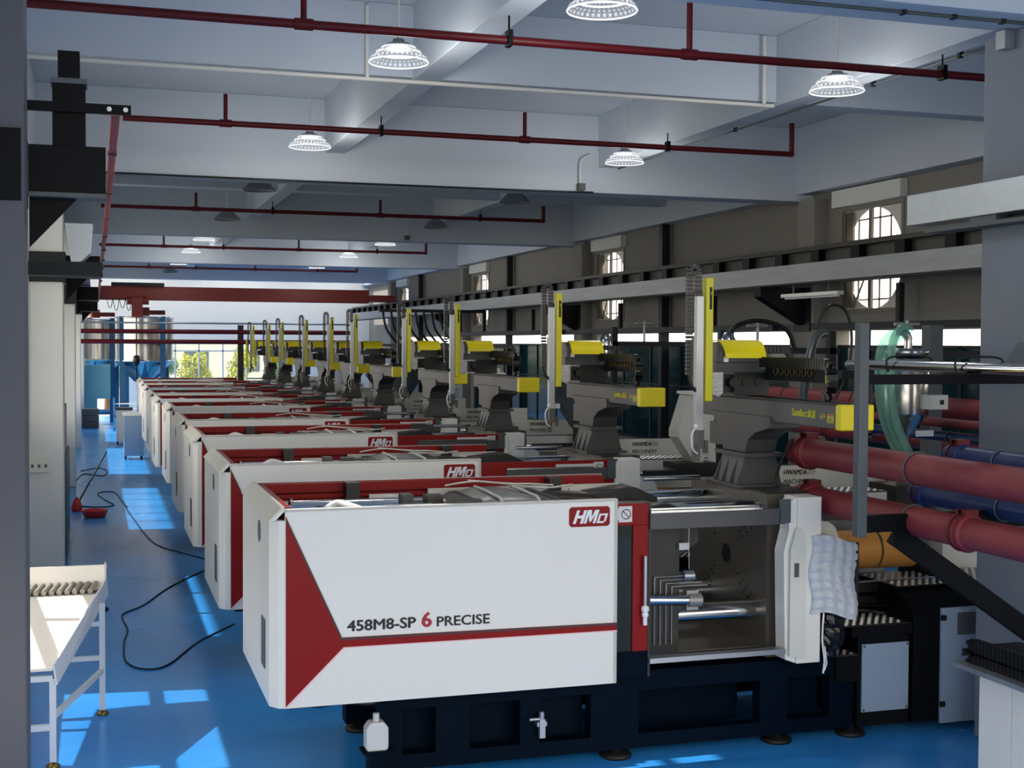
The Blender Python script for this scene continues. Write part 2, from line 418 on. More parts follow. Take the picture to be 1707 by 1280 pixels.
# left columns
for i, y in enumerate((7.9, 18.1, 28.3, 38.5, 48.7)):
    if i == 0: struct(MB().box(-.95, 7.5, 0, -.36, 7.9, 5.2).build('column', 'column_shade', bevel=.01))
    else: struct(MB().box(-.83, y-.5, 0, -.39, y+.1, 5.2).build('column', 'column_paint', bevel=.015))
struct(MB().box(-.40, 7.9, 0, -.375, 7.96, 5.2).build('trim_1', 'white_panel'))
# near right column and its concrete head
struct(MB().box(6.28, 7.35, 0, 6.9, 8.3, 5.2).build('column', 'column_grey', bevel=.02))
for i, (yy, zz) in enumerate(((7.9, 4.9), (7.75, 4.95), (7.8, 5.02))): pass

# ---------------------------------------------------------------- crane: brackets, runways, bridge
def left_bracket(y, label, gap):
    t = thing('crane_bracket', label, 'bracket', (-.36, y, 3.7), 'crane brackets on the left columns')
    if gap:
        MB().box(-.98, 7.47, 3.68, -.375, 7.5, 4.06).build('clamp_plate', 'black_steel', t)
        MB().box(-.98, 7.9, 3.68, -.36, 7.96, 4.06).build('clamp_plate', 'black_steel', t)
    else:
        MB().box(-.85, y-.58, 3.68, -.36, y-.55, 4.06).box(-.39, y-.55, 3.68, -.36, y+.1, 4.06).build('clamp_plate', 'dark_steel', t)
    MB().box(-.36, y-.02, 3.78, .06, y+.16, 4.05).build('corbel', 'black_steel', t)
    MB().box(-.36, y-.04, 3.755, .06, y+.18, 3.78).build('seat_plate', 'frame_grey', t)
    MB().prism([(-.36, 3.755), (-.36, 3.47), (-.1, 3.755)], 'y', y+.06, y+.09).build('gusset', 'black_steel', t)
left_bracket(8.0, 'black crane bracket on the grey column nearest the camera', True)
left_bracket(18.15, 'dark crane bracket on the second left column, the white scuffed one', False)
left_bracket(28.3, 'dark crane bracket on the third left column', False)
left_bracket(38.5, 'dark crane bracket on the fourth left column', False)
# left runway parts seen above the brackets
t = thing('conductor_bar_post', 'black H-shaped steel post standing on the nearest crane bracket', 'post', (-.14, 8.0, 4.05))
MB().box(-.23, 7.97, 4.05, -.05, 7.99, 4.42).box(-.23, 8.11, 4.05, -.05, 8.13, 4.42).box(-.15, 7.99, 4.05, -.13, 8.11, 4.42).build('lower_post', 'black_steel', t)
MB().box(-.2, 7.98, 4.42, -.08, 8.0, 4.59).box(-.2, 8.1, 4.42, -.08, 8.12, 4.59).box(-.145, 8.0, 4.42, -.135, 8.1, 4.59).build('upper_post', 'black_steel', t)
MB().box(-.24, 7.95, 4.4, -.04, 8.14, 4.43).build('joint_plate', 'frame_grey', t)
MB().box(-.5, 7.93, 4.235, .2, 7.96, 4.29).build('cross_arm', 'black_steel', t)
for x in (.08, .17): MB().cyl((x, 7.92, 4.262), (x, 7.94, 4.262), .014).build('bolt', 'galvanised', t)
t = thing('conductor_bar', 'bundle of pink-red crane conductor wires running down the left side', 'cable', (.08, 8.0, 4.25))
for i in range(5):
    x = .095 + i*.010
    MB().tube([(x, 8.0, 4.235), (x, 14, 4.22), (x-.01, 20, 4.235), (x-.02, 30, 4.24), (x-.03, 46, 4.25)], .006, 6).build('wire', 'cable_red', t)
m = MB()
for i in range(9):
    y = 9.5+i*2.5; m.box(.085, y, 4.21, .145, y+.02, 4.245)
m.build('wire_clip', 'black_plastic', t, kind='stuff')
for y0, y1, w_ in ((18.2, 28.2, 'between the second and third columns'), (28.5, 38.3, 'between the third and fourth columns'), (38.6, 53, 'beyond the fourth column')):
    tag(MB().box(-.32, y0, 4.07, -.12, y1, 4.1).box(-.235, y0, 4.1, -.205, y1, 4.36).box(-.32, y0, 4.36, -.12, y1, 4.39).build('runway_beam', 'frame_grey', org=(-.22, y0, 4.07)),
        'left crane runway beam %s' % w_, 'beam', 'left runway beams')
t = thing('duct_elbow', 'bare galvanised sheet elbow under the nearest crane bracket, left edge', 'duct', (-.9, 12.0, 3.5))
MB().prism([(-.25, 3.95), (-.02, 3.95), (-.04, 3.7), (-.12, 3.62), (-.2, 3.62)], 'y', 12.0, 12.4).build('sheet', 'galvanised', t)
MB().box(-1.0, 12.0, 3.5, .06, 12.3, 3.62).build('shelf_bracket', 'dark_steel', t)

# right runway
t = thing('crane_runway', 'long dark crane runway girder with a pale grey lower band along the right wall', 'beam', (10.0, 5, 3.7))
y0, y1 = 6.5, 53
MB().box(9.85, y0, 4.30, 10.15, y1, 4.33).build('top_flange', 'runway_dark', t)
MB().box(9.97, y0, 3.86, 10.03, y1, 4.30).build('web', 'web_grey', t)
MB().box(9.96, y0, 4.33, 10.04, y1, 4.38).build('crane_rail', 'runway_dark', t)
MB().box(9.80, y0, 3.85, 9.84, y1, 4.12).build('cover_band', 'runway_grey', t)
MB().box(9.84, y0, 3.83, 10.15, y1, 3.86).build('bottom_flange', 'runway_dark', t)
m0 = None
for i in range(44):
    y = 7.2+i*1.05
    if m0 is None: m0 = MB().box(9.86, 7.2, 3.86, 9.97, 7.42, 4.30).build('stiffener', 'black_steel', t)
    else:
        c = m0.copy(); c.location.y += i*1.05; c.parent = t; COL.objects.link(c)
for i, y in enumerate((18.6, 28.8, 39.0)):
    t = thing('runway_corbel', 'dark corbel carrying the right crane girder, %s pilaster' % ('first', 'second', 'third')[i], 'bracket', (10.6, y, 3.4), 'corbels under the right girder')
    MB().prism([(10.57, 3.83), (9.8, 3.83), (9.8, 3.68), (10.57, 3.25)], 'y', y-.35, y-.12).build('bracket_plate', 'black_steel', t)
    MB().box(10.57, y-.5, 3.15, 10.6, y+.0, 3.83).build('back_plate', 'dark_steel', t)
# bridge
t = thing('overhead_crane', 'rust-red overhead travelling crane girder at the far end of the hall', 'crane', (5, 46, 4.3))
MB().box(.1, 45.8, 4.33, 9.2, 46.25, 4.79).build('girder', 'crane_red', t)
MB().box(9.2, 45.3, 4.39, 10.05, 46.7, 4.6).build('end_carriage', 'crane_red', t)
MB().box(-.3, 45.3, 4.40, .1, 46.7, 4.70).build('end_carriage', 'crane_red', t)
MB().box(.5, 45.5, 4.79, 2.2, 45.8, 4.9).build('cable_tray', 'dark_steel', t)
hoist = MB().cyl((1.0, 45.64, 4.3), (1.7, 45.64, 4.3), .13, 16).build('hoist', 'crane_red', t)
MB().box(1.15, 45.45, 3.75, 1.5, 45.8, 4.4).build('hoist_motor', 'crane_red', hoist)

MB().tube([(1.3, 45.55, 3.8), (1.3, 45.55, 2.2), (1.32, 45.55, 1.3)], .02, 6).build('chain', 'black_steel', t)
MB().lathe([(.001, .2), (.1, .16), (.12, 0), (.05, -.18), (.001, -.2)], (1.3, 45.55, 2.3), 10).build('hook_block', 'black_plastic', t)
m = MB()
for k in range(4): m.tube([(.35+k*.2, 45.7, 4.4), (.42+k*.2, 45.7, 4.1-.08*(k % 2)), (.5+k*.2, 45.7, 4.1-.08*(k % 2)), (.55+k*.2, 45.7, 4.4)], .012, 5)
m.build('festoon_cable', 'black_plastic', t)

# ---------------------------------------------------------------- ceiling services
def sprinkler(y, z, x0, x1, stubs, clamps, r, label, top, rise=None):
    t = thing('sprinkler_pipe', label, 'pipe', (x0, y, z), 'red sprinkler pipes under the ceiling')
    MB().cyl((x0, y, z), (x1, y, z), r, 14).build('main_pipe', 'red_pipe', t)
    for sx in stubs:
        MB().cyl((sx, y, z), (sx, y, z+top), r*.72, 10).build('riser', 'red_pipe', t)
        MB().cyl((sx-r*2, y, z), (sx+r*2, y, z), r*1.3, 12).build('tee', 'red_pipe', t)
    if rise:
        MB().cyl((x1, y, z), (x1, y, z+rise), r, 12).sphere((x1, y, z), r*1.15).build('end_riser', 'red_pipe', t)
    for cx in clamps:
        MB().box(cx-.02, y-r*1.4, z-r*1.4, cx+.02, y+r*1.4, z+r*2.2).build('clamp', 'black_steel', t)
        MB().cyl((cx, y, z+r), (cx, y, (5.6 if abs(cx-3.2) < .5 or abs(cx-7.3) < .5 else 6.35)), .008, 6).build('hanger_rod', 'black_steel', t)
sprinkler(10.3, 5.4, -.5, 9.8, [1.55, 4.83], [3.22, 7.35], .036, 'red sprinkler pipe nearest the camera, across the top of the picture', .9)
sprinkler(15.33, 5.42, .3, 8.66, [1.42, 5.0], [3.22, 6.9], .034, 'second red sprinkler pipe, ending at a riser near the right wall', .33, .4)
sprinkler(25.3, 5.42, .1, 8.66, [1.8, 5.3], [3.22, 7.33], .036, 'third red sprinkler pipe, in the dim bay behind the deep beam', .3, .3)
sprinkler(35.4, 5.42, .1, 8.7, [1.7, 5.2], [3.22, 7.33], .036, 'fourth red sprinkler pipe down the hall', .3, .3)
sprinkler(45.5, 5.42, .1, 8.7, [1.7, 5.2], [3.22, 7.33], .036, 'farthest red sprinkler pipe above the crane girder', .3, .3)
# white conduits
t = thing('ceiling_conduit', 'white conduit along the underside of the secondary cross beam', 'conduit', (-.8, 13.06, 5.55))
MB().cyl((-.6, 13.06, 5.57), (7.15, 13.06, 5.57), .022, 10).build('pipe', 'white_panel', t)
MB().cyl((2.6, 13.06, 5.57), (2.6, 13.06, 6.3), .02, 10).build('riser', 'white_panel', t)
MB().cyl((7.0, 13.0, 5.57), (7.0, 13.0, 6.3), .02, 10).build('riser', 'white_panel', t)
tag(MB().tube([(.0, 18.46, 5.19), (3, 18.46, 5.185), (6, 18.46, 5.19), (7.1, 18.46, 5.2)], .014, 8).build('black_cable', 'black_plastic', org=(0, 18.46, 5.19)), 'black cable clipped along the lower edge of the deep cross beam', 'cable')
t = thing('ceiling_conduit', 'thin grey conduit with clips along the beam at the top right', 'conduit', (5, 7.75, 5.18))
MB().cyl((3.0, 7.75, 5.185), (6.9, 7.75, 5.185), .012, 8).build('pipe', 'frame_grey', t)
for x in (5.2, 5.6, 6.0): MB().box(x, 7.73, 5.17, x+.03, 7.78, 5.2).build('clip', 'dark_steel', t)
t = thing('ceiling_conduit', 'grey conduit clipped beside the right lengthwise beam', 'conduit', (7.47, 9, 5.6))
MB().tube([(7.48, 9, 5.56), (7.48, 18.4, 5.56)], .012, 8).build('pipe', 'frame_grey', t)
for yy in (10.2, 11.6, 14.6): MB().box(7.46, yy, 5.54, 7.5, yy+.04, 5.6).build('clip', 'dark_steel', t)
for (x, y, nm) in ((6.9, 18.42, 'deep beam behind the second lamp'), (6.6, 28.6, 'second deep beam')):
    t = thing('junction_box', 'small grey junction box with a bent conduit on the %s' % nm, 'box', (x, y, 5.3), 'junction boxes on the beams')
    MB().box(x-.05, y-.04, 5.22, x+.05, y+.07, 5.32).build('box_body', 'frame_grey', t)
    MB().tube([(x-.02, y, 5.32), (x-.02, y, 5.6), (x+.03, y, 5.7), (x+.15, y, 5.75)], .014, 8).build('conduit', 'white_panel', t)

# pendant lamps
def lamp_proto(on):
    t = thing('pendant_lamp', 'x', 'lamp', (0, 0, 0), 'glowing pendant lamps' if on else 'unlit pendant lamps')
    MB().cyl((0, 0, .17), (0, 0, .93), .011, 8).build('rod', 'white_panel', t)
    MB().lathe([(.001, .2), (.05, .19), (.06, .16), (.1, .15), (.11, .12), (.11, .11)], (0, 0, 0), 20).build('driver_housing', 'aluminium', t)
    MB().lathe([(.001, .105), (.105, .105)], (0, 0, 0), 20).build('led_plate', 'lamp_led' if on else 'lamp_shade_off', t)
    prof = [(.10, .135), (.145, .125), (.15, .095), (.19, .085), (.197, .05), (.235, .035), (.255, -.0), (.262, -.012)]
    sh = MB(); n = 48; vs = []
    for j, (r, z) in enumerate(prof):
        for k in range(n):
            rr = r + (.006 if k % 2 else -.0) * (1 if j < 7 else 0); vs.append((rr*cos(2*pi*k/n), rr*sin(2*pi*k/n), z))
    sh.add(vs, [(i*n+k, i*n+(k+1) % n, (i+1)*n+(k+1) % n, (i+1)*n+k) for i in range(len(prof)-1) for k in range(n)])
    sh = sh.build('lamp_shade', 'lamp_shade_lit' if on else 'lamp_shade_off', t)
    fc = MB(); bands = ((1, 2), (3, 4), (5, 6), (2, 3), (4, 5))
    for j0, j1 in bands:
        (ra, za), (rb, zb_) = prof[j0], prof[j1]
        for k in range(36):
            a0, a1 = 2*pi*(k+.2)/36, 2*pi*(k+.68)/36; e = .009; p, q = .18, .8
            P = []
            for u, a in ((p, a0), (p, a1), (q, a1), (q, a0)):
                r_, z_ = ra+(rb-ra)*u+e, za+(zb_-za)*u; P.append((r_*cos(a), r_*sin(a), z_))
            fc.add(P, [(0, 1, 2, 3)])
    fc.build('prism_facets', 'lamp_facet_lit' if on else 'aluminium', sh, kind='stuff')
    for r, z in ((.148, .11), (.194, .067), (.262, -.012)):
        MB().lathe([(r-.006, z), (r, z+.008), (r+.006, z), (r, z-.008), (r-.006, z)], (0, 0, 0), 40).build('rim', 'lamp_ring_lit' if on else 'lamp_shade_off', sh)
    return t
lamps = [(3.6, 9.2, 1, 'glowing pendant lamp cut off by the top edge of the picture, centre'),
 (2.56, 11.45, 1, 'glowing pendant lamp left of centre, between the first red pipe and its beam'),
 (6.9, 11.35, 1, 'glowing pendant lamp at upper right, below the first red pipe'),
 (2.6, 16.75, 1, 'glowing pendant lamp hanging just behind the second red pipe, left half'),
 (6.9, 16.75, 1, 'glowing pendant lamp behind the second red pipe, right of centre'),
 (2.55, 21.75, 0, 'unlit lamp in the left row just behind the deep beam'),
 (2.55, 27.2, 0, 'unlit lamp, second in the left row behind the deep beam'),
 (6.95, 27.4, 0, 'unlit lamp in the right row above the second deep beam'),
 (2.52, 32.8, 1, 'small glowing lamp, first lit one of the left row beyond the dim bay'),
 (2.52, 37.4, 1, 'small glowing lamp, second lit one of the left row beyond the dim bay'),
 (2.53, 43.3, 1, 'small glowing lamp, third lit one of the left row beyond the dim bay'),
 (2.54, 48.4, 0, 'unlit lamp farthest down the left row'),
 (6.98, 32.7, 1, 'small glowing lamp, first lit one of the right row beyond the dim bay'),
 (6.97, 37.7, 1, 'small glowing lamp, second lit one of the right row beyond the dim bay'),
 (7.0, 43.6, 1, 'small glowing lamp, farthest lit one of the right row'),
 (7.0, 22.0, 0, 'unlit lamp in the right row just behind the deep beam')]
protos = {}
for x, y, on, lb in lamps:
    if on not in protos: t = protos[on] = lamp_proto(on); index_kids(t)
    else: t = copy_tree(protos[on])
    t.location = (x, y, 5.42); t['label'] = lb
    if on:
        L = bpy.data.lights.new('lamp_light', 'POINT'); L.energy = 30; L.shadow_soft_size = .2; L.color = (1, .97, .92)
        lo = bpy.data.objects.new('lamp_light', L); COL.objects.link(lo); lo.location = (x, y, 5.22)

# ---------------------------------------------------------------- moulding machine (all in the coordinates of the nearest one)
Y0 = 8.35
def tread(m, x0, x1, y0, y1, z, s=.064):
    i = 0; y = y0+s*.6
    while y < y1-s*.4:
        x = x0+s*.6+(s/2 if i % 2 else 0)
        while x < x1-s*.4:
            a, b, h = s*.36, s*.27, .005
            m.add([(x-a, y, z), (x, y-b, z), (x+a, y, z), (x, y+b, z), (x, y, z+h)], [(0,1,4),(1,2,4),(2,3,4),(3,0,4)])
            x += s
        y += s*.72; i += 1
def make_machine():
    t = thing('moulding_machine', 'x', 'machine', (3.6, 9.2, 0), 'injection moulding machines in a row')
    # front cover
    fc = MB().box(1.14, 8.35, .60, 3.41, 8.375, 1.87).box(1.14, 8.35, 1.855, 3.41, 8.40, 1.872).box(3.385, 8.35, .60, 3.41, 8.40, 1.87)
    fc = fc.build('front_cover', 'white_panel', t)
    MB().prism([(1.145, 1.83), (1.505, 1.035), (3.41, 1.02), (3.41, .968), (1.515, .972), (1.145, .612)], 'y', 8.345, 8.35).build('red_arrow_stripe', 'red_panel', fc, 'red arrow-shaped stripe with a dark upper edge')
    MB().prism([(1.145, 1.83), (1.145, 1.80), (1.498, 1.018), (3.41, 1.003), (3.41, 1.02), (1.505, 1.035)], 'y', 8.342, 8.345).build('stripe_shadow_edge', 'red_dark', fc)  # shadow line of a folded panel, put in as dark red
    MB().prism([(3.41, .968), (3.41, .960), (1.52, .964), (1.15, .60), (1.145, .612), (1.515, .972)], 'y', 8.343, 8.349).build('stripe_light_edge', 'pink_edge', fc)
    text('model_lettering', '458M8-SP', .098, 'ink', fc, (1.54, 8.347, 1.073), bold=.003, width=.45)
    text('model_digit', '6', .135, 'ink_red', fc, (2.035, 8.347, 1.073), bold=.005, width=.06, label='dark red numeral')
    text('series_lettering', 'PRECISE', .092, 'ink', fc, (2.135, 8.347, 1.07), bold=.0018, width=.36)
    MB().prism([(3.07, 1.69), (3.335, 1.69), (3.35, 1.705), (3.35, 1.81), (3.335, 1.825), (3.07, 1.825), (3.055, 1.81), (3.055, 1.705)], 'y', 8.344, 8.35).build('logo_plate', 'red_panel', fc, 'red badge plate')
    lg = MB(); sl = .35
    def para(x0, z0, x1, z1): lg.prism([(x0+sl*(z0-1.71), z0), (x1+sl*(z0-1.71), z0), (x1+sl*(z1-1.71), z1), (x0+sl*(z1-1.71), z1)], 'y', 8.339, 8.344)
    def quad(*p): lg.prism([(x+sl*(z-1.71), z) for x, z in p], 'y', 8.339, 8.344)
    para(3.078, 1.712, 3.098, 1.803); para(3.130, 1.712, 3.150, 1.803); para(3.098, 1.748, 3.130, 1.768)
    para(3.156, 1.712, 3.174, 1.803); para(3.222, 1.712, 3.240, 1.803)
    quad((3.174, 1.803), (3.174, 1.775), (3.192, 1.722), (3.205, 1.722), (3.186, 1.803)); quad((3.222, 1.803), (3.210, 1.803), (3.192, 1.722), (3.205, 1.722), (3.222, 1.775))
    para(3.250, 1.712, 3.264, 1.764); para(3.250, 1.764, 3.312, 1.776); para(3.264, 1.712, 3.300, 1.724); para(3.298, 1.720, 3.312, 1.766)
    lg.build('logo_lettering', 'letter_white', fc)
    # end cover with chamfered top and corner
    ec = MB()
    ec.prism([(1.05, 8.44), (1.10, 8.36), (1.14, 8.35), (1.14, 8.40), (1.10, 8.45), (1.10, 9.96), (1.14, 9.99), (1.14, 10.03), (1.05, 10.0)], 'z', .60, 1.80)
    ec.prism([(1.05, 1.80), (1.12, 1.87), (1.15, 1.87), (1.08, 1.80)], 'y', 8.36, 10.02)
    ec.prism([(8.36, 1.80), (8.44, 1.80), (8.44, 1.8)], 'x', 1.05, 1.06) if False else None
    ec = ec.build('end_cover', 'white_panel', t, bevel=.004)
    MB().prism([(1.04, 1.80), (1.125, 1.885), (1.14, 1.885), (1.14, 1.872), (1.06, 1.79)], 'y', 8.37, 10.03).build('chamfer_strip', 'cream_panel', ec, 'slanting cream-white top edge strip')
    MB().lathe([(.001, 0), (.04, 0)], (0, 0, 0), 16).build('x', 'ink') if False else None
    m = MB(); n = 20
    vs = [(1.046, 8.95+.075*cos(2*pi*i/n), 1.66+.075*sin(2*pi*i/n)) for i in range(n)]+[(1.05, 8.95+.075*cos(2*pi*i/n), 1.66+.075*sin(2*pi*i/n)) for i in range(n)]
    m.add(vs, [tuple(range(n))]+[(i, (i+1) % n, n+(i+1) % n, n+i) for i in range(n)]); m.build('round_emblem', 'frame_grey', ec)
    m = MB().box(1.043, 8.62, .80, 1.05, 8.8, 1.12).build('vent_frame', 'frame_grey', ec)
    for k in range(8): MB().box(1.036, 8.63, .82+k*.037, 1.043, 8.79, .83+k*.037).build('vent_slat', 'black_steel', m) if k < 0 else None
    # back cover and inner red rails
    bc = MB().box(1.12, 10.03, .60, 3.95, 10.05, 1.87).build('back_cover', 'white_panel', t)
    MB().box(1.14, 9.985, .62, 3.93, 10.03, 1.868).build('inner_lining', 'red_panel', bc, 'red inner lining')
    MB().box(1.14, 9.93, 1.80, 3.93, 9.985, 1.865).build('upper_rail', 'red_panel', bc, 'red inner rail')
    MB().box(1.20, 9.93, 1.755, 3.0, 9.985, 1.785).build('middle_rail', 'red_panel', bc, 'red inner rail')
    MB().box(1.14, 9.90, 1.69, 3.93, 9.985, 1.735).build('lower_rail', 'white_panel', bc)
    MB().box(1.2, 9.45, 1.655, 3.6, 9.9, 1.69).build('drip_tray', 'cast_light', bc)
    MB().box(1.15, 8.5, 1.70, 1.2, 9.98, 1.865).build('end_stiffener', 'red_panel', bc, 'red inner stiffener')
    MB().box(2.45, 9.86, 1.735, 4.02, 9.90, 1.80).box(2.45, 9.84, 1.80, 4.02, 9.90, 1.806).build('slide_rail', 'white_panel', bc)
    MB().box(1.2, 8.95, 1.675, 2.25, 9.4, 1.70).box(1.2, 9.36, 1.70, 2.25, 9.4, 1.735).build('side_tray', 'cast_light', bc)
    for x in (1.80, 3.42):
        MB().box(x, 9.80, 1.62, x+.10, 9.93, 1.875).build('latch_bracket', 'black_plastic', bc)
    for x in (2.0, 3.62):
        MB().box(x-.02, 9.83, 1.66, x+.26, 9.85, 1.78).build('roller_plate', 'white_panel', bc)
        MB().cyl((x+.13, 9.79, 1.72), (x+.13, 9.83, 1.72), .045, 18).build('roller', 'letter_white', bc)
        MB().cyl((x+.13, 9.775, 1.72), (x+.13, 9.79, 1.72), .02, 12).build('roller_hub', 'cast_dark', bc)
    # clamp mechanism between the covers
    tg = MB().box(1.75, 8.6, .75, 1.95, 9.75, 1.55).build('rear_platen', 'cast_light', t)
    for i, (yy, zz) in enumerate(((8.80, 1.70), (9.62, 1.70), (8.80, .95), (9.62, .95))):
        MB().cyl((1.35, yy, zz), (4.8, yy, zz), .075, 18).build('tie_bar', 'chrome', t)
    MB().cyl((1.3, 9.65, 1.73), (2.3, 9.65, 1.73), .018, 10).cyl((1.36, 9.65, 1.70), (1.36, 9.65, 1.79), .02, 10).build('guide_rod', 'chrome', t)
    MB().cyl((1.9, 8.95, 1.76), (2.25, 8.95, 1.76), .05, 16).cyl((1.45, 8.95, 1.76), (1.9, 8.95, 1.76), .022, 12).build('ejector_cylinder', 'aluminium', t)
    MB().sphere((1.42, 8.72, 1.80), .045, 12, 8).cyl((1.42, 8.72, 1.6), (1.42, 8.72, 1.8), .02, 8).build('oil_cap', 'black_plastic', t)
    MB().tube([(1.47, 8.73, 1.82), (1.55, 8.78, 1.85), (1.64, 8.74, 1.83), (1.75, 8.70, 1.79)], .025, 8).build('cloth_strip', 'letter_white', t)
    m = MB().box(2.2, 9.1, 1.58, 2.45, 9.55, 1.76).box(2.28, 9.2, 1.76, 2.40, 9.35, 1.83).box(2.12, 9.3, 1.7, 2.2, 9.45, 1.83).cyl((2.33, 9.15, 1.70), (2.33, 9.6, 1.70), .05, 12).box(2.42, 8.9, 1.72, 2.6, 9.0, 1.80).bar((2.3, 8.95, 1.79), (2.55, 9.1, 1.72), .04, .04).bar((2.35, 9.0, 1.84), (2.62, 9.0, 1.81), .09, .02)
    m.build('crosshead', 'cast_grey', t)
    arc = [(2.52, 1.58), (2.55, 1.72), (2.62, 1.79), (2.75, 1.825), (2.95, 1.825), (3.08, 1.80), (3.16, 1.72), (3.2, 1.58)]
    MB().prism(arc, 'y', 8.85, 9.72, True).build('curved_toggle_cover', 'cast_light', t)
    MB().prism([(2.47, 1.58), (2.48, 1.74), (2.58, 1.80), (2.64, 1.80), (2.6, 1.7), (2.58, 1.58)], 'y', 8.8, 9.74).build('toggle_end_plate', 'cast_dark', t)
    m = MB()
    for x in (2.74, 3.02):
        m.tube([(x, 8.84, 1.60), (x-.01, 8.84, 1.815), (x, 9.1, 1.838), (x+.02, 9.4, 1.838), (x+.04, 9.72, 1.83)], .012, 6)
    m.build('grease_line', 'cream_panel', t)
    m = MB()
    m.prism([(3.1, 1.6), (3.12, 1.75), (3.3, 1.80), (3.7, 1.77), (3.85, 1.7), (3.85, 1.6)], 'y', 8.7, 8.95, True)
    m.prism([(3.1, 1.6), (3.15, 1.74), (3.35, 1.79), (3.8, 1.76), (3.9, 1.7), (3.9, 1.6)], 'y', 9.45, 9.7, True)
    m.cyl((3.22, 8.68, 1.72), (3.22, 9.75, 1.72), .085, 18)
    m.bar((3.25, 9.1, 1.76), (3.9, 9.1, 1.70), .06, .04).bar((3.25, 9.3, 1.77), (3.85, 9.35, 1.71), .06, .04)
    m.build('toggle_arm', 'cast_dark', t)
    m = MB(); m.tube([(2.55, 9.75, 1.84), (2.8, 9.72, 1.87), (3.1, 9.6, 1.84), (3.3, 9.5, 1.83), (3.5, 9.5, 1.85)], .008, 5).tube([(2.75, 9.8, 1.87), (3.0, 9.6, 1.86), (3.2, 9.62, 1.85), (3.4, 9.66, 1.83)], .008, 5)
    m.build('pipe_bundle', 'cream_panel', t)
    # moving platen with its casting
    MB().box(3.62, 8.62, .70, 4.0, 9.78, 1.66).prism([(3.6, 1.60), (3.66, 1.74), (3.95, 1.78), (4.15, 1.70), (4.17, 1.5), (4.0, 1.4)], 'y', 8.66, 8.86, True).prism([(3.6, 1.66), (3.66, 1.78), (4.0, 1.82), (4.17, 1.74), (4.18, 1.5), (4.0, 1.4)], 'y', 9.4, 9.72, True).box(3.7, 8.86, 1.6, 4.0, 9.4, 1.74).build('moving_platen', 'cast_dark', t)
    m = MB()
    for k in range(4):
        x = 3.80+k*.045; m.tube([(x+.28, 8.60, 1.27-k*.025), (x, 8.60, 1.27-k*.025), (x, 8.60, .78)], .004, 4)
    m.build('lubrication_line', 'aluminium', t)
    m = MB().cyl((4.02, 8.60, 1.27), (4.10, 8.60, 1.27), .04, 8)
    m.box(3.98, 8.58, 1.46, 4.06, 8.62, 1.51); m.tube([(4.06, 8.59, 1.72), (4.06, 8.59, 1.5), (4.06, 8.58, 1.32)], .004, 4)
    m.build('distributor_block', 'aluminium', t)
    MB().cyl((3.6, 8.56, 1.125), (4.08, 8.56, 1.10), .038, 16).build('door_cylinder', 'chrome', t)
    MB().cyl((4.04, 8.56, 1.10), (4.14, 8.56, 1.098), .05, 16).box(4.03, 8.55, 1.03, 4.12, 8.62, 1.17).build('cylinder_clevis', 'cast_light', t)
    # fixed platen
    fp = MB().box(4.72, 8.65, .62, 5.12, 9.95, 1.83).build('fixed_platen', 'platen_metal', t)
    n = 20; m = MB()
    vs = [(4.717, 9.3+.075*cos(2*pi*i/n), 1.30+.075*sin(2*pi*i/n)) for i in range(n)]; m.add(vs, [tuple(range(n))[::-1]])
    m.build('locating_hole', 'black_plastic', fp)
    m = MB()
    for sy in (-1, 1):
        for a in range(4):
            for b in range(3):
                for sz in (-1, 1):
                    cy, cz = 9.3+sy*(.2+a*.07+b*.03), 1.3+sz*(.13+b*.07+a*.04)
                    m.box(4.713, cy-.008, cz-.008, 4.72, cy+.008, cz+.008)
    m.build('bolt_holes', 'black_plastic', fp, kind='stuff')
    for x, yy in ((4.2, 9.0), (4.2, 9.6)):
        pass
    MB().box(4.0, 8.7, .66, 4.72, 9.8, .70).build('mould_floor', 'platen_metal', t)
    # upper and lower front rails
    MB().box(3.66, 8.36, 1.65, 4.71, 8.44, 1.76).build('upper_guard_beam', 'robot_grey', t)
    MB().box(3.66, 8.35, 1.764, 4.52, 8.37, 1.776).box(3.66, 8.40, 1.775, 4.52, 8.42, 1.79).build('slide_rod', 'chrome', t)
    MB().box(3.66, 8.35, .715, 4.72, 8.44, .75).build('lower_guard_rail', 'aluminium', t)
    m = MB().box(4.66, 8.34, 1.66, 4.74, 8.36, 1.83)
    m.build('joint_plate', 'frame_grey', t)
    # guard door, slid open behind the front cover
    d = MB().box(2.30, 8.385, 1.68, 3.66, 8.43, 1.83).box(3.54, 8.385, .80, 3.66, 8.43, 1.68).box(2.30, 8.385, .80, 2.42, 8.43, 1.68)
    d = d.build('guard_door', 'red_panel', t, bevel=.004)
    MB().box(2.42, 8.40, .78, 3.54, 8.41, 1.68).build('door_window', 'door_glass', d)
    MB().box(2.30, 8.39, .62, 3.66, 8.43, .80).build('door_shade_foot', 'navy', d)  # foot of the door painted dark where the red falls into shade
    MB().box(3.654, 8.38, .62, 3.672, 8.44, 1.835).build('door_edge', 'black_plastic', d)
    MB().box(3.05, 8.381, 1.72, 3.53, 8.384, 1.80).build('warning_strip', 'sticker', d)
    MB().tube([(3.485+.033*cos(a*pi/10), 8.379, 1.76+.033*sin(a*pi/10)) for a in range(21)], .003, 4, False).bar((3.461, 8.379, 1.783), (3.508, 8.379, 1.737), .004, .005, (0, 1, 0)).build('prohibition_sign', 'ink', d)
    MB().box(3.43, 8.3805, 1.705, 3.53, 8.3835, 1.815).build('sign_ground', 'sticker', d)
    m = MB().cyl((3.62, 8.35, 1.10), (3.62, 8.35, 1.47), .015, 12); m.build('handle', 'aluminium', d)
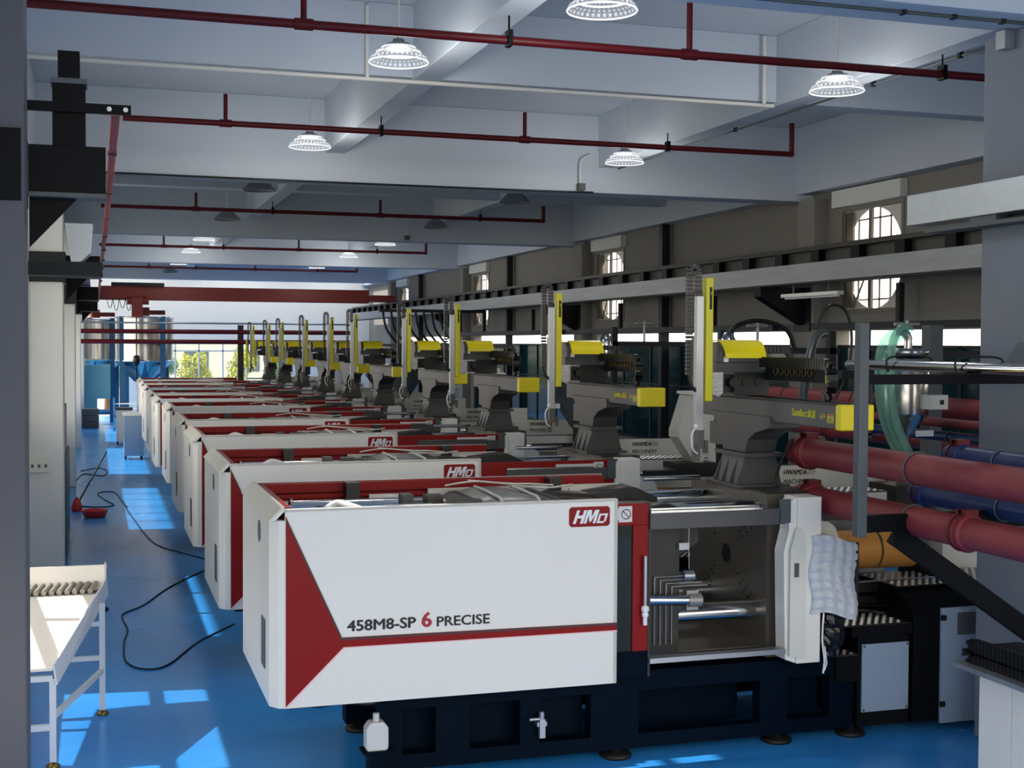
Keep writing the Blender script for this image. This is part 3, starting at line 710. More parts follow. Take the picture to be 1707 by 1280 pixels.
    m = MB().sphere((3.62, 8.35, 1.10), .03, 10, 6).sphere((3.62, 8.35, 1.06), .025, 10, 6).cyl((3.62, 8.35, .99), (3.62, 8.35, 1.05), .016, 10); m.build('handle_wrap', 'letter_white', d)
    # white post beside the opening
    wp = MB().box(4.80, 8.34, .64, 4.99, 8.55, 1.84).prism([(4.72, .67), (4.80, .64), (4.80, 1.84), (4.74, 1.8), (4.74, 1.6), (4.70, 1.45), (4.71, 1.0)], 'y', 8.36, 8.5).build('white_post', 'white_panel', t, bevel=.004)
    MB().prism([(4.735, .70), (4.86, .68), (4.86, 1.45), (4.82, 1.62), (4.78, 1.62), (4.735, 1.46)], 'y', 8.325, 8.34).build('post_face_plate', 'cream_panel', wp)
    MB().box(4.765, 8.318, 1.27, 4.80, 8.325, 1.37).build('switch_label', 'frame_grey', wp)
    # base frame
    bs = MB()
    bs.box(1.78, 8.55, .48, 5.4, 8.72, .62).box(1.78, 8.55, .07, 5.4, 8.66, .17)
    for a, b in ((1.80, 1.95), (2.18, 2.42), (2.78, 2.92), (3.30, 3.66), (4.62, 4.85), (5.2, 5.4)): bs.box(a, 8.55, .17, b, 8.66, .48)
    bs.box(1.78, 9.7, .07, 5.4, 9.85, .62)
    bs = bs.build('base_frame', 'navy', t)
    MB().box(1.95, 8.72, .10, 3.3, 8.76, .6).box(3.66, 8.9, .10, 4.62, 8.94, .42).box(4.85, 8.72, .1, 5.2, 8.76, .6).box(1.2, 8.6, .66, 5.2, 9.8, .69).build('base_panel', 'navy', t)
    for x in (1.9, 3.52, 4.8, 5.42):
        for yy in ((8.62, 9.78)):
            ft = MB().lathe([(.001, 0), (.11, 0), (.115, .02), (.1, .035), (.04, .045), (.03, .06), (.03, .09)], (x, yy, 0), 20).build('levelling_foot', 'rubber', t)
    m = MB().cyl((2.92, 8.5, .35), (2.92, 8.5, .40), .02, 10).box(2.90, 8.48, .22, 2.94, 8.52, .35).cyl((2.83, 8.5, .35), (2.92, 8.5, .35), .012, 8).box(2.885, 8.49, .30, 2.955, 8.55, .33)
    m.build('air_regulator', 'aluminium', t)
    m = MB()
    m.tube([(1.6, 8.55, .62), (1.62, 8.55, .56), (1.75, 8.55, .54), (1.9, 8.56, .6)], .02, 6).box(1.55, 8.5, .57, 2.2, 8.6, .62).tube([(1.25, 8.6, .6), (1.35, 8.6, .54), (1.5, 8.6, .55), (1.6, 8.6, .62)], .018, 6).cyl((1.2, 8.55, .58), (1.5, 8.6, .57), .04, 10)
    m.build('hose_cluster', 'black_plastic', t)
    # ---- injection end
    ib = MB().box(5.42, 8.52, .08, 5.86, 9.9, .83).box(5.36, 8.5, .76, 5.88, 9.9, .835).box(5.24, 8.52, .42, 5.42, 9.5, .62)
    ib.build('injection_base', 'black_steel', t, bevel=.004)
    MB().box(5.45, 8.505, .19, 5.85, 8.52, .70).build('access_panel', 'cabinet_blue', t, 'pale blue-white access panel with corner screws')
    m = MB()
    for x in (5.465, 5.835):
        for z in (.205, .685): m.cyl((x, 8.50, z), (x, 8.506, z), .008, 8)
    m.build('screw', 'black_plastic', t)
    tp = MB().box(5.24, 8.52, .835, 5.88, 8.95, .842).box(5.22, 8.52, .62, 5.42, 8.75, .628).build('tread_plate', 'tread_plate', t)
    m = MB(); tread(m, 5.24, 5.88, 8.52, 8.95, .842); tread(m, 5.22, 5.42, 8.52, 8.75, .628); m.build('tread_lug', 'tread_bump', tp, kind='stuff')
    # control cabinet
    cb = MB().prism([(8.50, .08), (9.3, .08), (9.3, 1.07), (8.78, 1.07), (8.62, 1.0), (8.50, .9)], 'x', 5.885, 7.1).build('control_cabinet', 'black_steel', t)
    MB().box(6.12, 8.48, .06, 6.72, 8.50, .94).build('cabinet_door', 'cabinet_blue', cb, 'pale blue-white cabinet door')
    MB().box(6.26, 8.474, .73, 6.46, 8.48, .90).build('vent_grille', 'frame_grey', cb)
    MB().prism([(6.50, .28), (6.58, .28), (6.54, .35)], 'y', 8.474, 8.48).build('warning_triangle', 'robot_yellow', cb)
    MB().prism([(6.537, .287), (6.545, .287), (6.55, .31), (6.54, .31), (6.545, .335), (6.53, .305), (6.538, .305)], 'y', 8.470, 8.474).build('flash_mark', 'ink', cb)
    for z in (.19, .85): MB().box(6.11, 8.46, z, 6.15, 8.48, z+.04).build('hinge', 'black_plastic', cb)
    p2 = MB().box(5.885, 8.72, 1.07, 7.1, 9.3, 1.077).build('cabinet_top_plate', 'tread_plate', cb)
    m = MB(); tread(m, 5.885, 7.1, 8.72, 9.3, 1.077); m.build('tread_lug', 'tread_bump', cb, kind='stuff')
    # barrel, rails, nozzle side
    bl = MB().cyl((5.55, 9.2, 1.30), (6.32, 9.2, 1.29), .155, 32).build('barrel_cover', 'gold_barrel', t)
    MB().cyl((5.96, 9.2, 1.297), (5.98, 9.2, 1.297), .158, 32).build('barrel_band', 'brass', bl)
    MB().cyl((5.1, 9.2, 1.30), (5.55, 9.2, 1.30), .07, 16).build('nozzle', 'cast_light', bl)
    m = MB().box(5.3, 8.98, .99, 6.6, 9.05, 1.07).box(5.3, 8.98, .90, 6.6, 9.05, .96).box(5.3, 9.4, .95, 6.6, 9.47, 1.05).box(6.42, 8.93, .86, 6.55, 9.5, 1.16)
    m.build('slide_rail', 'black_plastic', t)
    MB().cyl((5.5, 8.95, 1.075), (6.5, 8.95, 1.085), .012, 8).box(5.5, 8.95, .885, 6.4, 8.96, .892).build('guide_rod', 'chrome', t)
    m = MB().tube([(5.5, 9.0, .88), (5.7, 8.96, .9), (5.9, 9.0, .87), (6.1, 8.95, .9), (6.3, 9.0, .88)], .02, 6).box(5.7, 9.05, .84, 6.4, 9.35, .93).box(6.0, 8.9, .85, 6.15, 9.0, .95)
    m.tube([(5.5, 8.8, .86), (5.65, 8.85, .88), (5.8, 8.75, .87), (6.0, 8.9, .86)], .014, 6)
    m.build('hydraulic_manifold', 'black_plastic', t)
    MB().prism([(5.02, 1.50), (5.30, 1.48), (5.26, 1.58), (5.2, 1.62), (5.05, 1.63)], 'y', 8.6, 9.3).build('nozzle_guard', 'cream_panel', t)
    MB().cyl((5.15, 9.1, 1.62), (5.45, 9.1, 1.60), .022, 10).build('carriage_cylinder', 'chrome', t)
    MB().box(5.3, 8.9, 1.58, 6.2, 9.0, 1.66).build('upper_beam', 'black_plastic', t)
    # rear guard of the injection end
    rg = MB().box(5.16, 9.98, .80, 6.6, 10.01, 1.90).build('rear_guard', 'cream_panel', t)
    text('guard_lettering', 'HWAMDA', .062, 'ink', rg, (5.60, 9.978, 1.825), bold=.0012, width=.225)
    m = MB()
    for k in range(3): m.tube([(5.835+k*.024, 9.977, 1.87), (5.85+k*.024, 9.977, 1.847), (5.835+k*.024, 9.977, 1.824)], .003, 4)
    m.build('chevron_mark', 'ink', rg)
    text('guard_lettering', 'MACHINERY', .06, 'ink', rg, (5.60, 9.978, 1.745), width=.29)
    m = MB().box(5.3, 9.972, 1.76, 5.40, 9.979, 1.86); m.build('notice', 'sticker', rg)
    MB().box(5.31, 9.968, 1.845, 5.39, 9.972, 1.855).build('notice_heading', 'bright_red', rg)
    for k in range(6): MB().box(5.65, 9.968, 1.53+k*.025, 5.88, 9.98, 1.54+k*.025).build('louvre', 'frame_grey', rg)
    # injection cover with tread plate
    ic = MB().box(5.30, 9.35, 1.52, 6.2, 9.7, 1.73).build('injection_cover', 'cream_panel', t)
    MB().box(5.27, 9.33, 1.48, 5.30, 9.72, 1.76).build('cover_end_plate', 'cabinet_green', ic)
    MB().box(5.30, 9.35, 1.73, 6.2, 9.7, 1.74).build('cover_top', 'tread_plate', ic)
    m = MB(); tread(m, 5.3, 6.2, 9.35, 9.7, 1.74); m.build('tread_lug', 'tread_bump', ic, kind='stuff')
    MB().box(4.72, 8.66, 1.83, 5.12, 9.0, 1.845).build('platen_top_plate', 'cast_dark', t)
    MB().box(5.12, 9.55, 1.68, 5.3, 9.95, 1.84).build('side_block', 'cast_dark', t)
    MB().cyl((4.2, 9.75, 1.85), (4.7, 9.75, 1.85), .02, 10).build('top_guide_rod', 'chrome', t)
    MB().box(6.78, 9.4, .9, 7.5, 9.9, 1.37).build('drive_housing', 'cream_panel', t)
    MB().box(7.02, 9.39, 1.2, 7.22, 9.4, 1.25).build('housing_slot', 'black_plastic', t)
    MB().cyl((6.92, 9.385, 1.3), (6.92, 9.4, 1.3), .02, 10).build('housing_knob', 'black_plastic', t)
    return t
mach = make_machine(); index_kids(mach)
ORD = ['nearest the camera, its guard door slid open', 'second from the camera', 'third from the camera', 'fourth from the camera', 'fifth from the camera',
       'sixth from the camera', 'seventh from the camera', 'eighth from the camera', 'ninth from the camera', 'farthest of the row, by the blue silo']
MY = [8.35, 11.6, 15.25, 18.45, 22.3, 25.3, 28.4, 32.0, 35.2, 38.6]
MX = [0, -.03, 0, .02, .06, 0, 0, .03, .05, .1]
for i, y in enumerate(MY):
    t = mach if i == 0 else copy_tree(mach, skip=('control_cabinet',) if i > 5 else ())
    t.location = (3.6+MX[i], 9.2+(y-Y0), 0)
    t['label'] = 'white injection moulding machine with red stripe, %s' % ORD[i]
def door_shift(t, dx):
    for c in t.children:
        if c.name.split('.')[0] == 'guard_door': c.location.x += dx
for o in [o for o in bpy.data.objects if o.name.startswith('moulding_machine') and o is not mach]: door_shift(o, 1.10)

# ---------------------------------------------------------------- take-out robots
def chain(m, pts, w_, h_, step=.03):
    pts = [Vector(p) for p in pts]; acc = 0
    for a, b in zip(pts[:-1], pts[1:]):
        L = (b-a).length; n = max(1, int(L/step)); d = (b-a)/n
        for k in range(n): m.bar(a+d*(k+.08), a+d*(k+.88), w_, h_, (0, 1, 0) if abs(d.normalized().y) < .7 else (1, 0, 0))
def arc_pts(c, r, a0, a1, n, plane):
    out = []
    for i in range(n+1):
        a = radians(a0+(a1-a0)*i/n)
        out.append((c[0]+r*cos(a), c[1], c[2]+r*sin(a)) if plane == 'xz' else (c[0], c[1]+r*cos(a), c[2]+r*sin(a)))
    return out
def make_robot(front, arm, printed):
    """front: y of the beam's near end, arm: y of the carriage; machine coordinates of the nearest machine"""
    t = thing('takeout_robot', 'x', 'robot', (4.9, 9.3, 1.83), 'yellow and grey take-out robots')
    # pedestal
    p = MB().prism([(4.72, 1.845), (5.1, 1.845), (5.05, 2.07), (4.78, 2.07)], 'y', 9.12, 9.5)
    p.box(4.68, 9.02, 1.83, 5.12, 9.6, 1.86)
    p = p.build('pedestal', 'robot_grey', t, bevel=.006)
    for y in (9.12, 9.24, 9.38, 9.5): MB().prism([(4.70, 1.86), (4.79, 1.86), (4.80, 2.06), (4.78, 2.06)], 'y', y-.008, y+.008).build('rib', 'robot_grey', p)
    MB().box(4.74, 9.06, 2.07, 5.08, 9.56, 2.10).build('flange', 'robot_grey', t)
    yn = max(front+.55, 8.75)
    MB().prism([(9.12, 2.10), (9.50, 2.10), (9.55, 2.25), (9.66, 2.34), (9.72, 2.40), (yn, 2.40), (yn, 2.31), (yn+.22, 2.26), (9.08, 2.20)], 'x', 4.78, 5.04).build('bracket', 'robot_grey', t, bevel=.006)
    # traverse beam
    bm = MB().box(4.80, front, 2.36, 5.02, 9.95, 2.52).build('traverse_beam', 'robot_grey', t, bevel=.006)
    MB().box(4.82, front, 2.52, 4.85, 9.95, 2.535).box(4.96, front, 2.52, 4.99, 9.95, 2.535).build('linear_rail', 'cast_dark', bm)
    m = MB()
    for k in range(14): m.cyl((4.795, 9.6-k*.055, 2.375), (4.80, 9.6-k*.055, 2.375), .008, 6)
    m.build('bolt_row', 'black_plastic', bm)
    if printed:
        text('beam_lettering', 'Samfacc', .075, 'yellow_text', bm, (4.798, front+.62, 2.425), face='-x', width=.21)
        text('beam_lettering', '\u5c1a\u53d1', .06, 'yellow_text', bm, (4.798, front+.395, 2.425), face='-x', width=.10)
        text('beam_lettering', '-Z+', .05, 'yellow_text', bm, (4.798, front+.24, 2.425), face='-x', width=.07)
        sk = MB().box(4.796, front+.06, 2.40, 4.80, front+.14, 2.46).build('warning_sticker', 'robot_yellow', bm)
        MB().box(4.794, front+.065, 2.445, 4.796, front+.135, 2.458).build('sticker_heading', 'bright_red', bm)
        m = MB()
        for k in range(3): m.box(4.794, front+.07, 2.407+k*.012, 4.796, front+.13, 2.412+k*.012)
        m.build('sticker_print', 'ink', bm)
    MB().box(4.78, front-.06, 2.355, 5.04, front+.012, 2.53).build('end_cap', 'yellow_bright', t, 'bright yellow end cap box', bevel=.01)
    # carriage and ribbed aluminium plate
    a = arm
    cg = MB().box(4.72, a+.05, 2.54, 5.02, a+.5, 2.72).box(4.55, a+.10, 2.56, 4.75, a+.34, 2.70).build('carriage', 'black_plastic', t)
    for k in range(4): MB().cyl((4.60+k*.11, a+.04, 2.64), (4.60+k*.11, a+.055, 2.64), .035, 14).build('pulley_wheel', 'cast_dark', cg)
    al = MB().prism([(4.50, 2.56), (4.56, 2.53), (4.60, 2.56), (4.60, 2.72), (4.50, 2.72)], 'y', a+.0, a+.035).build('ribbed_plate', 'aluminium', t)
    m = MB()
    for cz in (2.59, 2.67):
        m.tube([(4.55+.022*cos(k*pi/4), a-.003, cz+.022*sin(k*pi/4)) for k in range(9)], .004, 4, False)
    for k in range(5): m.bar((4.51, a-.003, 2.55+k*.037), (4.59, a-.003, 2.57+k*.037-(k % 2)*.02), .005, .005, (0, 1, 0))
    m.build('plate_rib', 'white_panel', al)
    # hood over the servo motor
    prof = [(a+.30, 2.97), (a+.10, 2.97), (a+.04, 2.955), (a+.0, 2.92), (a-.03, 2.87), (a-.04, 2.83), (a-.03, 2.83), (a-.02, 2.87), (a+.01, 2.91), (a+.05, 2.945), (a+.10, 2.96), (a+.30, 2.96)]
    MB().prism(prof, 'x', 4.60, 4.95).build('motor_hood', 'yellow_bright', t)
    MB().prism([(a+.30, 2.72), (a+.30, 2.955), (a+.10, 2.955), (a+.05, 2.94), (a+.01, 2.905), (a-.005, 2.87), (a+.0, 2.80), (a+.05, 2.80), (a+.05, 2.72)], 'x', 4.56, 4.94).build('motor_housing', 'robot_grey', t)
    MB().box(4.60, a-.008, 2.80, 4.64, a-.0, 2.84).build('cable_port', 'letter_white', t)
    # vertical arm
    va = MB().box(4.43, a-.05, 2.50, 4.49, a+.03, 3.44).build('vertical_arm', 'robot_yellow', t, 'upright yellow arm cover', bevel=.008)
    MB().box(4.455, a-.053, 3.20, 4.475, a-.05, 3.37).build('arm_plaque', 'ink', va)
    text('arm_mark', 'Y', .03, 'yellow_text', va, (4.457, a-.055, 3.31))
    MB().box(4.365, a-.02, 2.28, 4.425, a+.03, 3.30).build('arm_rail', 'aluminium', t)
    MB().box(4.38, a+.03, 2.60, 4.50, a+.10, 3.0).build('arm_back_plate', 'robot_grey', t)
    m = MB(); chain(m, [(4.31, a, 2.70), (4.31, a, 3.49)]+arc_pts((4.345, a, 3.49), .035, 180, 0, 6, 'xz')+[(4.38, a, 3.30)], .05, .035, .03)
    m.build('drag_chain', 'black_plastic', t)
    MB().tube([(4.31, a, 2.72), (4.33, a, 2.62), (4.39, a, 2.56), (4.40, a, 2.50)], .014, 6).build('arm_cable', 'black_plastic', t)
    gp = MB().box(4.37, a-.03, 2.14, 4.43, a+.03, 2.28).box(4.35, a-.02, 2.04, 4.40, a+.02, 2.16).cyl((4.40, a, 2.2), (4.47, a, 2.17), .01, 6)
    gp.box(4.44, a-.02, 2.1, 4.47, a+.02, 2.2)
    gp.build('gripper_wrist', 'cast_grey', t)
    MB().tube([(4.36, a-.03, 2.30), (4.32, a-.04, 2.24), (4.33, a-.04, 2.14), (4.37, a-.04, 2.10)], .007, 6).sphere((4.355, a-.04, 2.31), .02, 8, 5).build('air_hose', 'letter_white', t)
    # kick-stroke bar with holes, runs along the beam
    y1 = max(front+.42, a-.95)
    kb = MB().box(4.99, y1, 2.66, 5.03, a+.05, 2.78).build('perforated_bar', 'dark_steel', t)
    m = MB()
    for k in range(7):
        yy = a-.12-k*.085
        if yy > y1+.05: m.tube([(4.985, yy+.03*cos(q*pi/6), 2.73+.03*sin(q*pi/6)) for q in range(13)], .005, 4, False)
    m.build('bar_hole_rim', 'brass', kb)
    MB().box(4.975, y1-.0, 2.66, 4.99, y1+.05, 2.74).build('limit_tag', 'yellow_bright', kb)
    m = MB(); chain(m, [(4.92, a, 2.80), (4.92, y1-.02, 2.80)]+arc_pts((4.92, y1-.02, 2.68), .12, 90, -90+360-360, 8, 'yz')[0:9][::1], .07, .03, .04)
    q = arc_pts((4.92, y1-.02, 2.68), .12, 90, 270, 8, 'yz')
    m = MB(); chain(m, [(4.92, a, 2.80), q[0]]+q[1:], .08, .03, .035); m.build('traverse_chain', 'black_plastic', t)
    m = MB(); q = arc_pts((5.26, a+.25, 2.83), .06, 90, -90, 6, 'xz'); chain(m, [(4.94, a+.25, 2.90), q[0]]+q[1:]+[(4.98, a+.25, 2.77)], .05, .03, .035)
    m.build('kick_chain', 'black_plastic', t)
    MB().box(5.0, a+.2, 2.74, 5.35, a+.3, 2.76).build('chain_tray', 'frame_grey', t)
    # valve box under the beam
    MB().box(4.86, 9.55, 2.12, 5.16, 9.9, 2.30).build('control_box', 'robot_grey', t)
    return t
ARMX = [1176, 929, 747, 679, 583, 552, 510, 467, 447, 402]
ROB = ['nearest the camera, over the open machine', 'second from the camera', 'third from the camera', 'fourth from the camera', 'fifth from the camera', 'sixth from the camera',
       'seventh from the camera', 'eighth from the camera', 'ninth from the camera', 'farthest from the camera']
def arm_y(px):  # where the sight line meets the plane of the arms (x = 4.45)
    return 4.45/math.tan(radians(17.5716)+math.atan((px-853.5)/2192.18))
for i, y in enumerate(MY):
    dy = y-Y0; a = arm_y(ARMX[i])-dy; a = min(max(a, 8.4), 9.55)
    fr = 7.82 if i == 0 else 7.98
    t = make_robot(fr, a, i < 2)
    t.location.y += dy; t.location.x += MX[i]*.3
    t['label'] = 'take-out robot with an upright yellow arm, %s' % ROB[i]

# ---------------------------------------------------------------- hoppers on the machines
def hopper(i, kind, label):
    y = MY[i]+.85; x = 6.0
    t = thing('material_hopper', label, 'hopper', (x, y, 1.5), 'material hoppers on the machines')
    if kind == 'chute':
        MB().prism([(x-.18, 2.42), (x+.02, 2.42), (x+.10, 2.25), (x+.10, 2.0), (x-.02, 1.72), (x-.12, 1.72), (x-.3, 1.98), (x-.3, 2.05)], 'y', y-.12, y+.12).build('hopper_body', 'cream_panel', t)
        MB().box(x-.10, y-.13, 1.78, x-.06, y-.12, 1.98).build('sight_glass', 'brass', t)
        MB().box(x-.2, y-.15, 2.42, x+.04, y+.15, 2.45).build('lid', 'white_panel', t)
        MB().box(x-.35, y-.2, 1.66, x+.1, y+.2, 1.72).build('slide_gate', 'cast_dark', t)
    elif kind == 'drum':
        MB().lathe([(.05, 1.80), (.10, 1.86), (.3, 2.16), (.3, 2.48), (.31, 2.49), (.001, 2.50)], (x, y, 0), 28).build('hopper_body', 'frame_grey', t)
        MB().lathe([(.31, 2.48), (.32, 2.5), (.31, 2.52)], (x, y, 0), 28).build('rim', 'cast_dark', t)
        MB().cyl((x, y, 1.6), (x, y, 1.82), .06, 12).build('throat', 'cast_dark', t)
        MB().box(x-.34, y-.1, 2.1, x-.28, y-.02, 2.16).build('level_sensor', 'letter_white', t)
    elif kind == 'steel':
        MB().lathe([(.04, 2.0), (.07, 2.02), (.2, 2.2), (.2, 2.6), (.001, 2.6)], (x, y, 0), 24).build('hopper_body', 'stainless', t)
        MB().cyl((x, y, 1.55), (x, y, 2.02), .05, 12).build('throat', 'cast_dark', t)
        MB().lathe([(.001, 2.95), (.06, 2.93), (.12, 2.86), (.13, 2.72), (.1, 2.6)], (x, y, 0), 20).build('loader_dome', 'stainless', t)
        MB().lathe([(.21, 2.58), (.22, 2.6), (.21, 2.62)], (x, y, 0), 24).build('clamp_ring', 'chrome', t)
        MB().cyl((x, y-.1, 2.8), (x, y-.25, 2.85), .025, 10).build('suction_port', 'chrome', t)
    else:
        MB().lathe([(.06, 1.80), (.09, 1.86), (.2, 2.1), (.22, 2.2), (.21, 2.42), (.12, 2.5), (.001, 2.5)], (x-.15, y, 0), 24).build('hopper_body', 'letter_white', t)
        MB().cyl((x-.15, y, 1.55), (x-.15, y, 1.82), .05, 10).build('throat', 'cast_dark', t)
        MB().cyl((x-.15, y, 2.5), (x-.15, y, 2.56), .07, 12).build('lid', 'white_panel', t)
hopper(1, 'chute', 'white slab-sided hopper chute left of the nearest robot pedestal')
hopper(2, 'drum', 'dark grey drum hopper with a cone below, behind the second robot')
hopper(3, 'white', 'rounded white hopper beside the third robot arm')
hopper(4, 'steel', 'polished steel hopper and loader on the fifth machine')
hopper(5, 'drum', 'dark grey drum hopper on the sixth machine')
hopper(6, 'steel', 'polished steel hopper and loader on the seventh machine')
hopper(7, 'white', 'rounded white hopper on the eighth machine')
hopper(8, 'steel', 'polished steel hopper and loader on the ninth machine')
# steel loaders standing behind, seen above the robots
for i, (x, y, w_) in enumerate(((7.4, 14.6, 'just right of the nearest upright yellow arm'), (7.3, 18.4, 'behind the fourth robot'), (7.5, 21.3, 'behind the fifth robot'))):
    t = thing('vacuum_loader', 'shiny cylindrical vacuum loader %s' % w_, 'loader', (x, y, 1.4), 'vacuum loaders behind the robots')
    MB().lathe([(.03, 2.5), (.12, 2.58), (.13, 2.9), (.001, 2.9)], (x, y, 0), 20).build('body', 'stainless', t)
    MB().lathe([(.1, 2.9), (.1, 3.0), (.05, 3.08), (.001, 3.1)], (x, y, 0), 20).build('cap', 'chrome', t)
    MB().cyl((x, y, 0), (x, y, 2.5), .04, 8).build('stand', 'frame_grey', t)

# dryer hopper of the nearest machine, with clear hoses
t = thing('dryer_hopper', 'stainless dryer hopper with grey control box behind the bracket frame', 'hopper', (6.62, 9.75, 1.37))
x, y = 6.62, 9.75
MB().lathe([(.06, 2.16), (.08, 2.2), (.2, 2.34), (.205, 2.36), (.205, 2.80), (.16, 2.85), (.001, 2.85)], (x, y, 0), 28).build('hopper_body', 'stainless', t)
MB().lathe([(.20, 2.74), (.21, 2.755), (.20, 2.77)], (x, y, 0), 28).build('band', 'chrome', t)
MB().lathe([(.19, 2.85), (.2, 2.86), (.2, 2.90), (.18, 2.91), (.001, 2.91)], (x, y, 0), 28).build('lid', 'stainless', t)
MB().cyl((x, y, 1.75), (x, y, 2.18), .05, 14).build('throat', 'cast_light', t)
MB().box(x-.2, y-.2, 1.37, x+.2, y+.2, 1.75).build('base_unit', 'cast_dark', t)
cbx = MB().box(x+.02, y-.34, 2.40, x+.20, y-.20, 2.52).build('control_box', 'white_panel', t)
MB().box(x+.12, y-.343, 2.44, x+.16, y-.34, 2.48).build('switch', 'ink', cbx)
MB().box(x-.05, y-.26, 2.17, x+.12, y-.25, 2.22).build('name_plate', 'letter_white', t)
MB().tube([(x, y-.05, 2.91), (x, y-.05, 3.0), (x-.05, y-.05, 3.05), (x-.1, y-.05, 3.05)], .035, 10).build('outlet_elbow', 'chrome', t)
for k, (o1, o2) in enumerate(((0, 0), (.05, .09), (-.06, .18))):
    tag(MB().tube([(x-.10, y-.05-o2, 3.05-o1*.3), (x-.22, y-.1-o2, 3.02-o1), (x-.34, y-.15-o2, 2.88-o1), (x-.38, y-.2-o2, 2.6), (x-.34, y-.2-o2, 2.35), (x-.24, y-.2-o2, 2.12), (x-.1, y-.2-o2, 1.9)], .035, 12).build('clear_hose', 'clear_hose', org=(x, y, 2)),
        ('pale green clear hose looping from the dryer hopper outlet, outermost', 'pale green clear hose looping beside the dryer hopper, middle one', 'pale green clear hose beside the dryer hopper, innermost')[k], 'hose', 'clear suction hoses')
tag(MB().tube([(5.6, 9.7, 2.3), (5.8, 10.0, 2.6), (6.1, 10.4, 2.9), (6.45, 10.9, 3.02), (6.7, 11.2, 3.05)], .04, 10).build('ribbed_hose', 'cabinet_green', org=(5.6, 9.7, 2.3)), 'dark green hose rising behind the nearest robot', 'hose')
tag(MB().tube([(6.5, 11.0, 3.1), (6.62, 11.0, 3.3), (6.8, 11.0, 3.28), (6.88, 11.0, 3.05), (6.85, 11.0, 2.7), (6.7, 11.0, 2.4)], .015, 8).build('loop_cable', 'black_plastic', org=(6.7, 11, 2.4)), 'black cable looping behind the bracket post', 'cable')
tag(MB().tube([(7.7, 15.34, 2.90), (7.85, 15.34, 3.15), (8.2, 15.34, 3.25), (8.6, 15.34, 3.15), (8.75, 15.34, 2.9)], .03, 8).build('loop_hose', 'black_plastic', org=(7.2, 15.2, 2.6)), 'black hose arching behind the third robot hood', 'hose')

# horizontal pipe rack behind the robots
for k, (y, x0, x1, z, w_) in enumerate(((12.0, 7.6, 9.4, 2.80, 'behind the nearest robot'), (15.3, 7.6, 9.4, 2.82, 'behind the second robot'), (19.0, 7.6, 9.8, 2.9, 'behind the third robot'))):
    t = thing('pipe_rack', 'dark steel pipe rack %s' % w_, 'rack', (x0, y, 0), 'pipe racks between machines and wall')
    MB().box(x0, y, z, x1, y+.08, z+.08).build('cross_rail', 'dark_steel', t)
    for xx in (x0+.05, x1-.15): MB().box(xx, y, 0, xx+.09, y+.09, z+.3).build('post', 'dark_steel', t)
    MB().cyl((x0+.6, y+.04, z+.08), (x0+.6, y+.04, z+.4), .02, 8).cyl((x0+.45, y+.04, z+.36), (x0+.75, y+.04, z+.36), .02, 8).build('valve', 'cast_light', t)

# ---------------------------------------------------------------- bracket frames and the big ducts on the near column
t = thing('pipe_bracket', 'dark grey steel pipe bracket with upright post and diagonal brace on the near right column', 'bracket', (6.28, 7.4, 1.6))
PX, PY = 4.72, 7.42
MB().box(PX-.035, PY-.035, 1.69, PX+.035, PY+.035, 3.08).build('post', 'frame_grey', t, bevel=.006)
MB().box(PX+.035, PY-.03, 2.68, 6.28, PY+.03, 2.745).build('upper_arm', 'black_steel', t)
MB().box(PX+.035, PY-.03, 1.72, 6.28, PY+.03, 1.83).build('lower_arm', 'black_steel', t)
MB().bar((4.98, PY, 1.70), (6.22, PY, .88), .07, .13).build('diagonal_brace', 'black_steel', t)
MB().box(6.255, PY-.1, .78, 6.28, PY+.1, 1.05).build('wall_plate', 'black_steel', t)
t = thing('pipe_bracket', 'dark grey steel post standing behind the stainless lines, right', 'bracket', (7.6, 10.7, 0))
MB().box(7.52, 10.66, 0, 7.66, 10.8, 3.13).build('post', 'frame_grey', t)
MB().box(6.6, 10.7, 2.62, 8.4, 10.78, 2.7).build('upper_arm', 'dark_steel', t)
MB().box(6.93, 10.72, 2.06, 6.94, 10.76, 2.62).build('hanger', 'frame_grey', t)
MB().box(6.93, 10.72, 2.09, 7.03, 10.76, 2.11).build('hanger_foot', 'frame_grey', t)
def duct(name, x, z, r, y0, y1, m_, label, group, joints, bands=(), end=True):
    t = thing(name, label, 'pipe', (x, y0, z), group)
    MB().cyl((x, y0, z), (x, y1, z), r, 28).build('tube', m_, t)
    for y in joints:
        j = MB().lathe([(r, -.06), (r+.014, -.05), (r+.014, .05), (r, .06)], (0, 0, 0), 28)
        j.v = [(x+a, y+c, z+b) for a, b, c in j.v]; f = j.build('flange', m_, t)
        for s_ in (-.03, .03):
            q = MB().tube([(x+(r+.018)*cos(k*pi/12), y+s_, z+(r+.018)*sin(k*pi/12)) for k in range(25)], .006, 6, False).build('clamp_ring', 'red_pipe', f)
        MB().box(x-.05, y-.05, z+r+.01, x+.05, y+.05, z+r+.045).cyl((x-.05, y, z+r+.03), (x+.05, y, z+r+.03), .015, 8).build('clamp_lug', 'red_pipe', f)
    for y in bands:
        MB().tube([(x+(r+.008)*cos(k*pi/12), y, z+(r+.008)*sin(k*pi/12)) for k in range(25)], .007, 6, False).build('u_bolt', 'frame_grey', t)
    return t
RX = 5.15
duct('red_duct', RX, 2.12, .105, 5.6, 8.98, 'red_duct', 'large faded red pipe, upper one of the near pair at right', 'large red pipes at right', (8.8,), (7.42,))
duct('red_duct', RX, 1.775, .10, 5.6, 8.9, 'red_duct', 'large faded red pipe, lower one of the near pair at right', 'large red pipes at right', (8.75, 6.9), (7.45,))
duct('blue_duct', 5.75, 2.16, .075, 5.6, 7.9, 'blue_duct', 'dark blue pipe behind the upper red pipe', 'blue pipes at right', (7.8,), (7.35,))
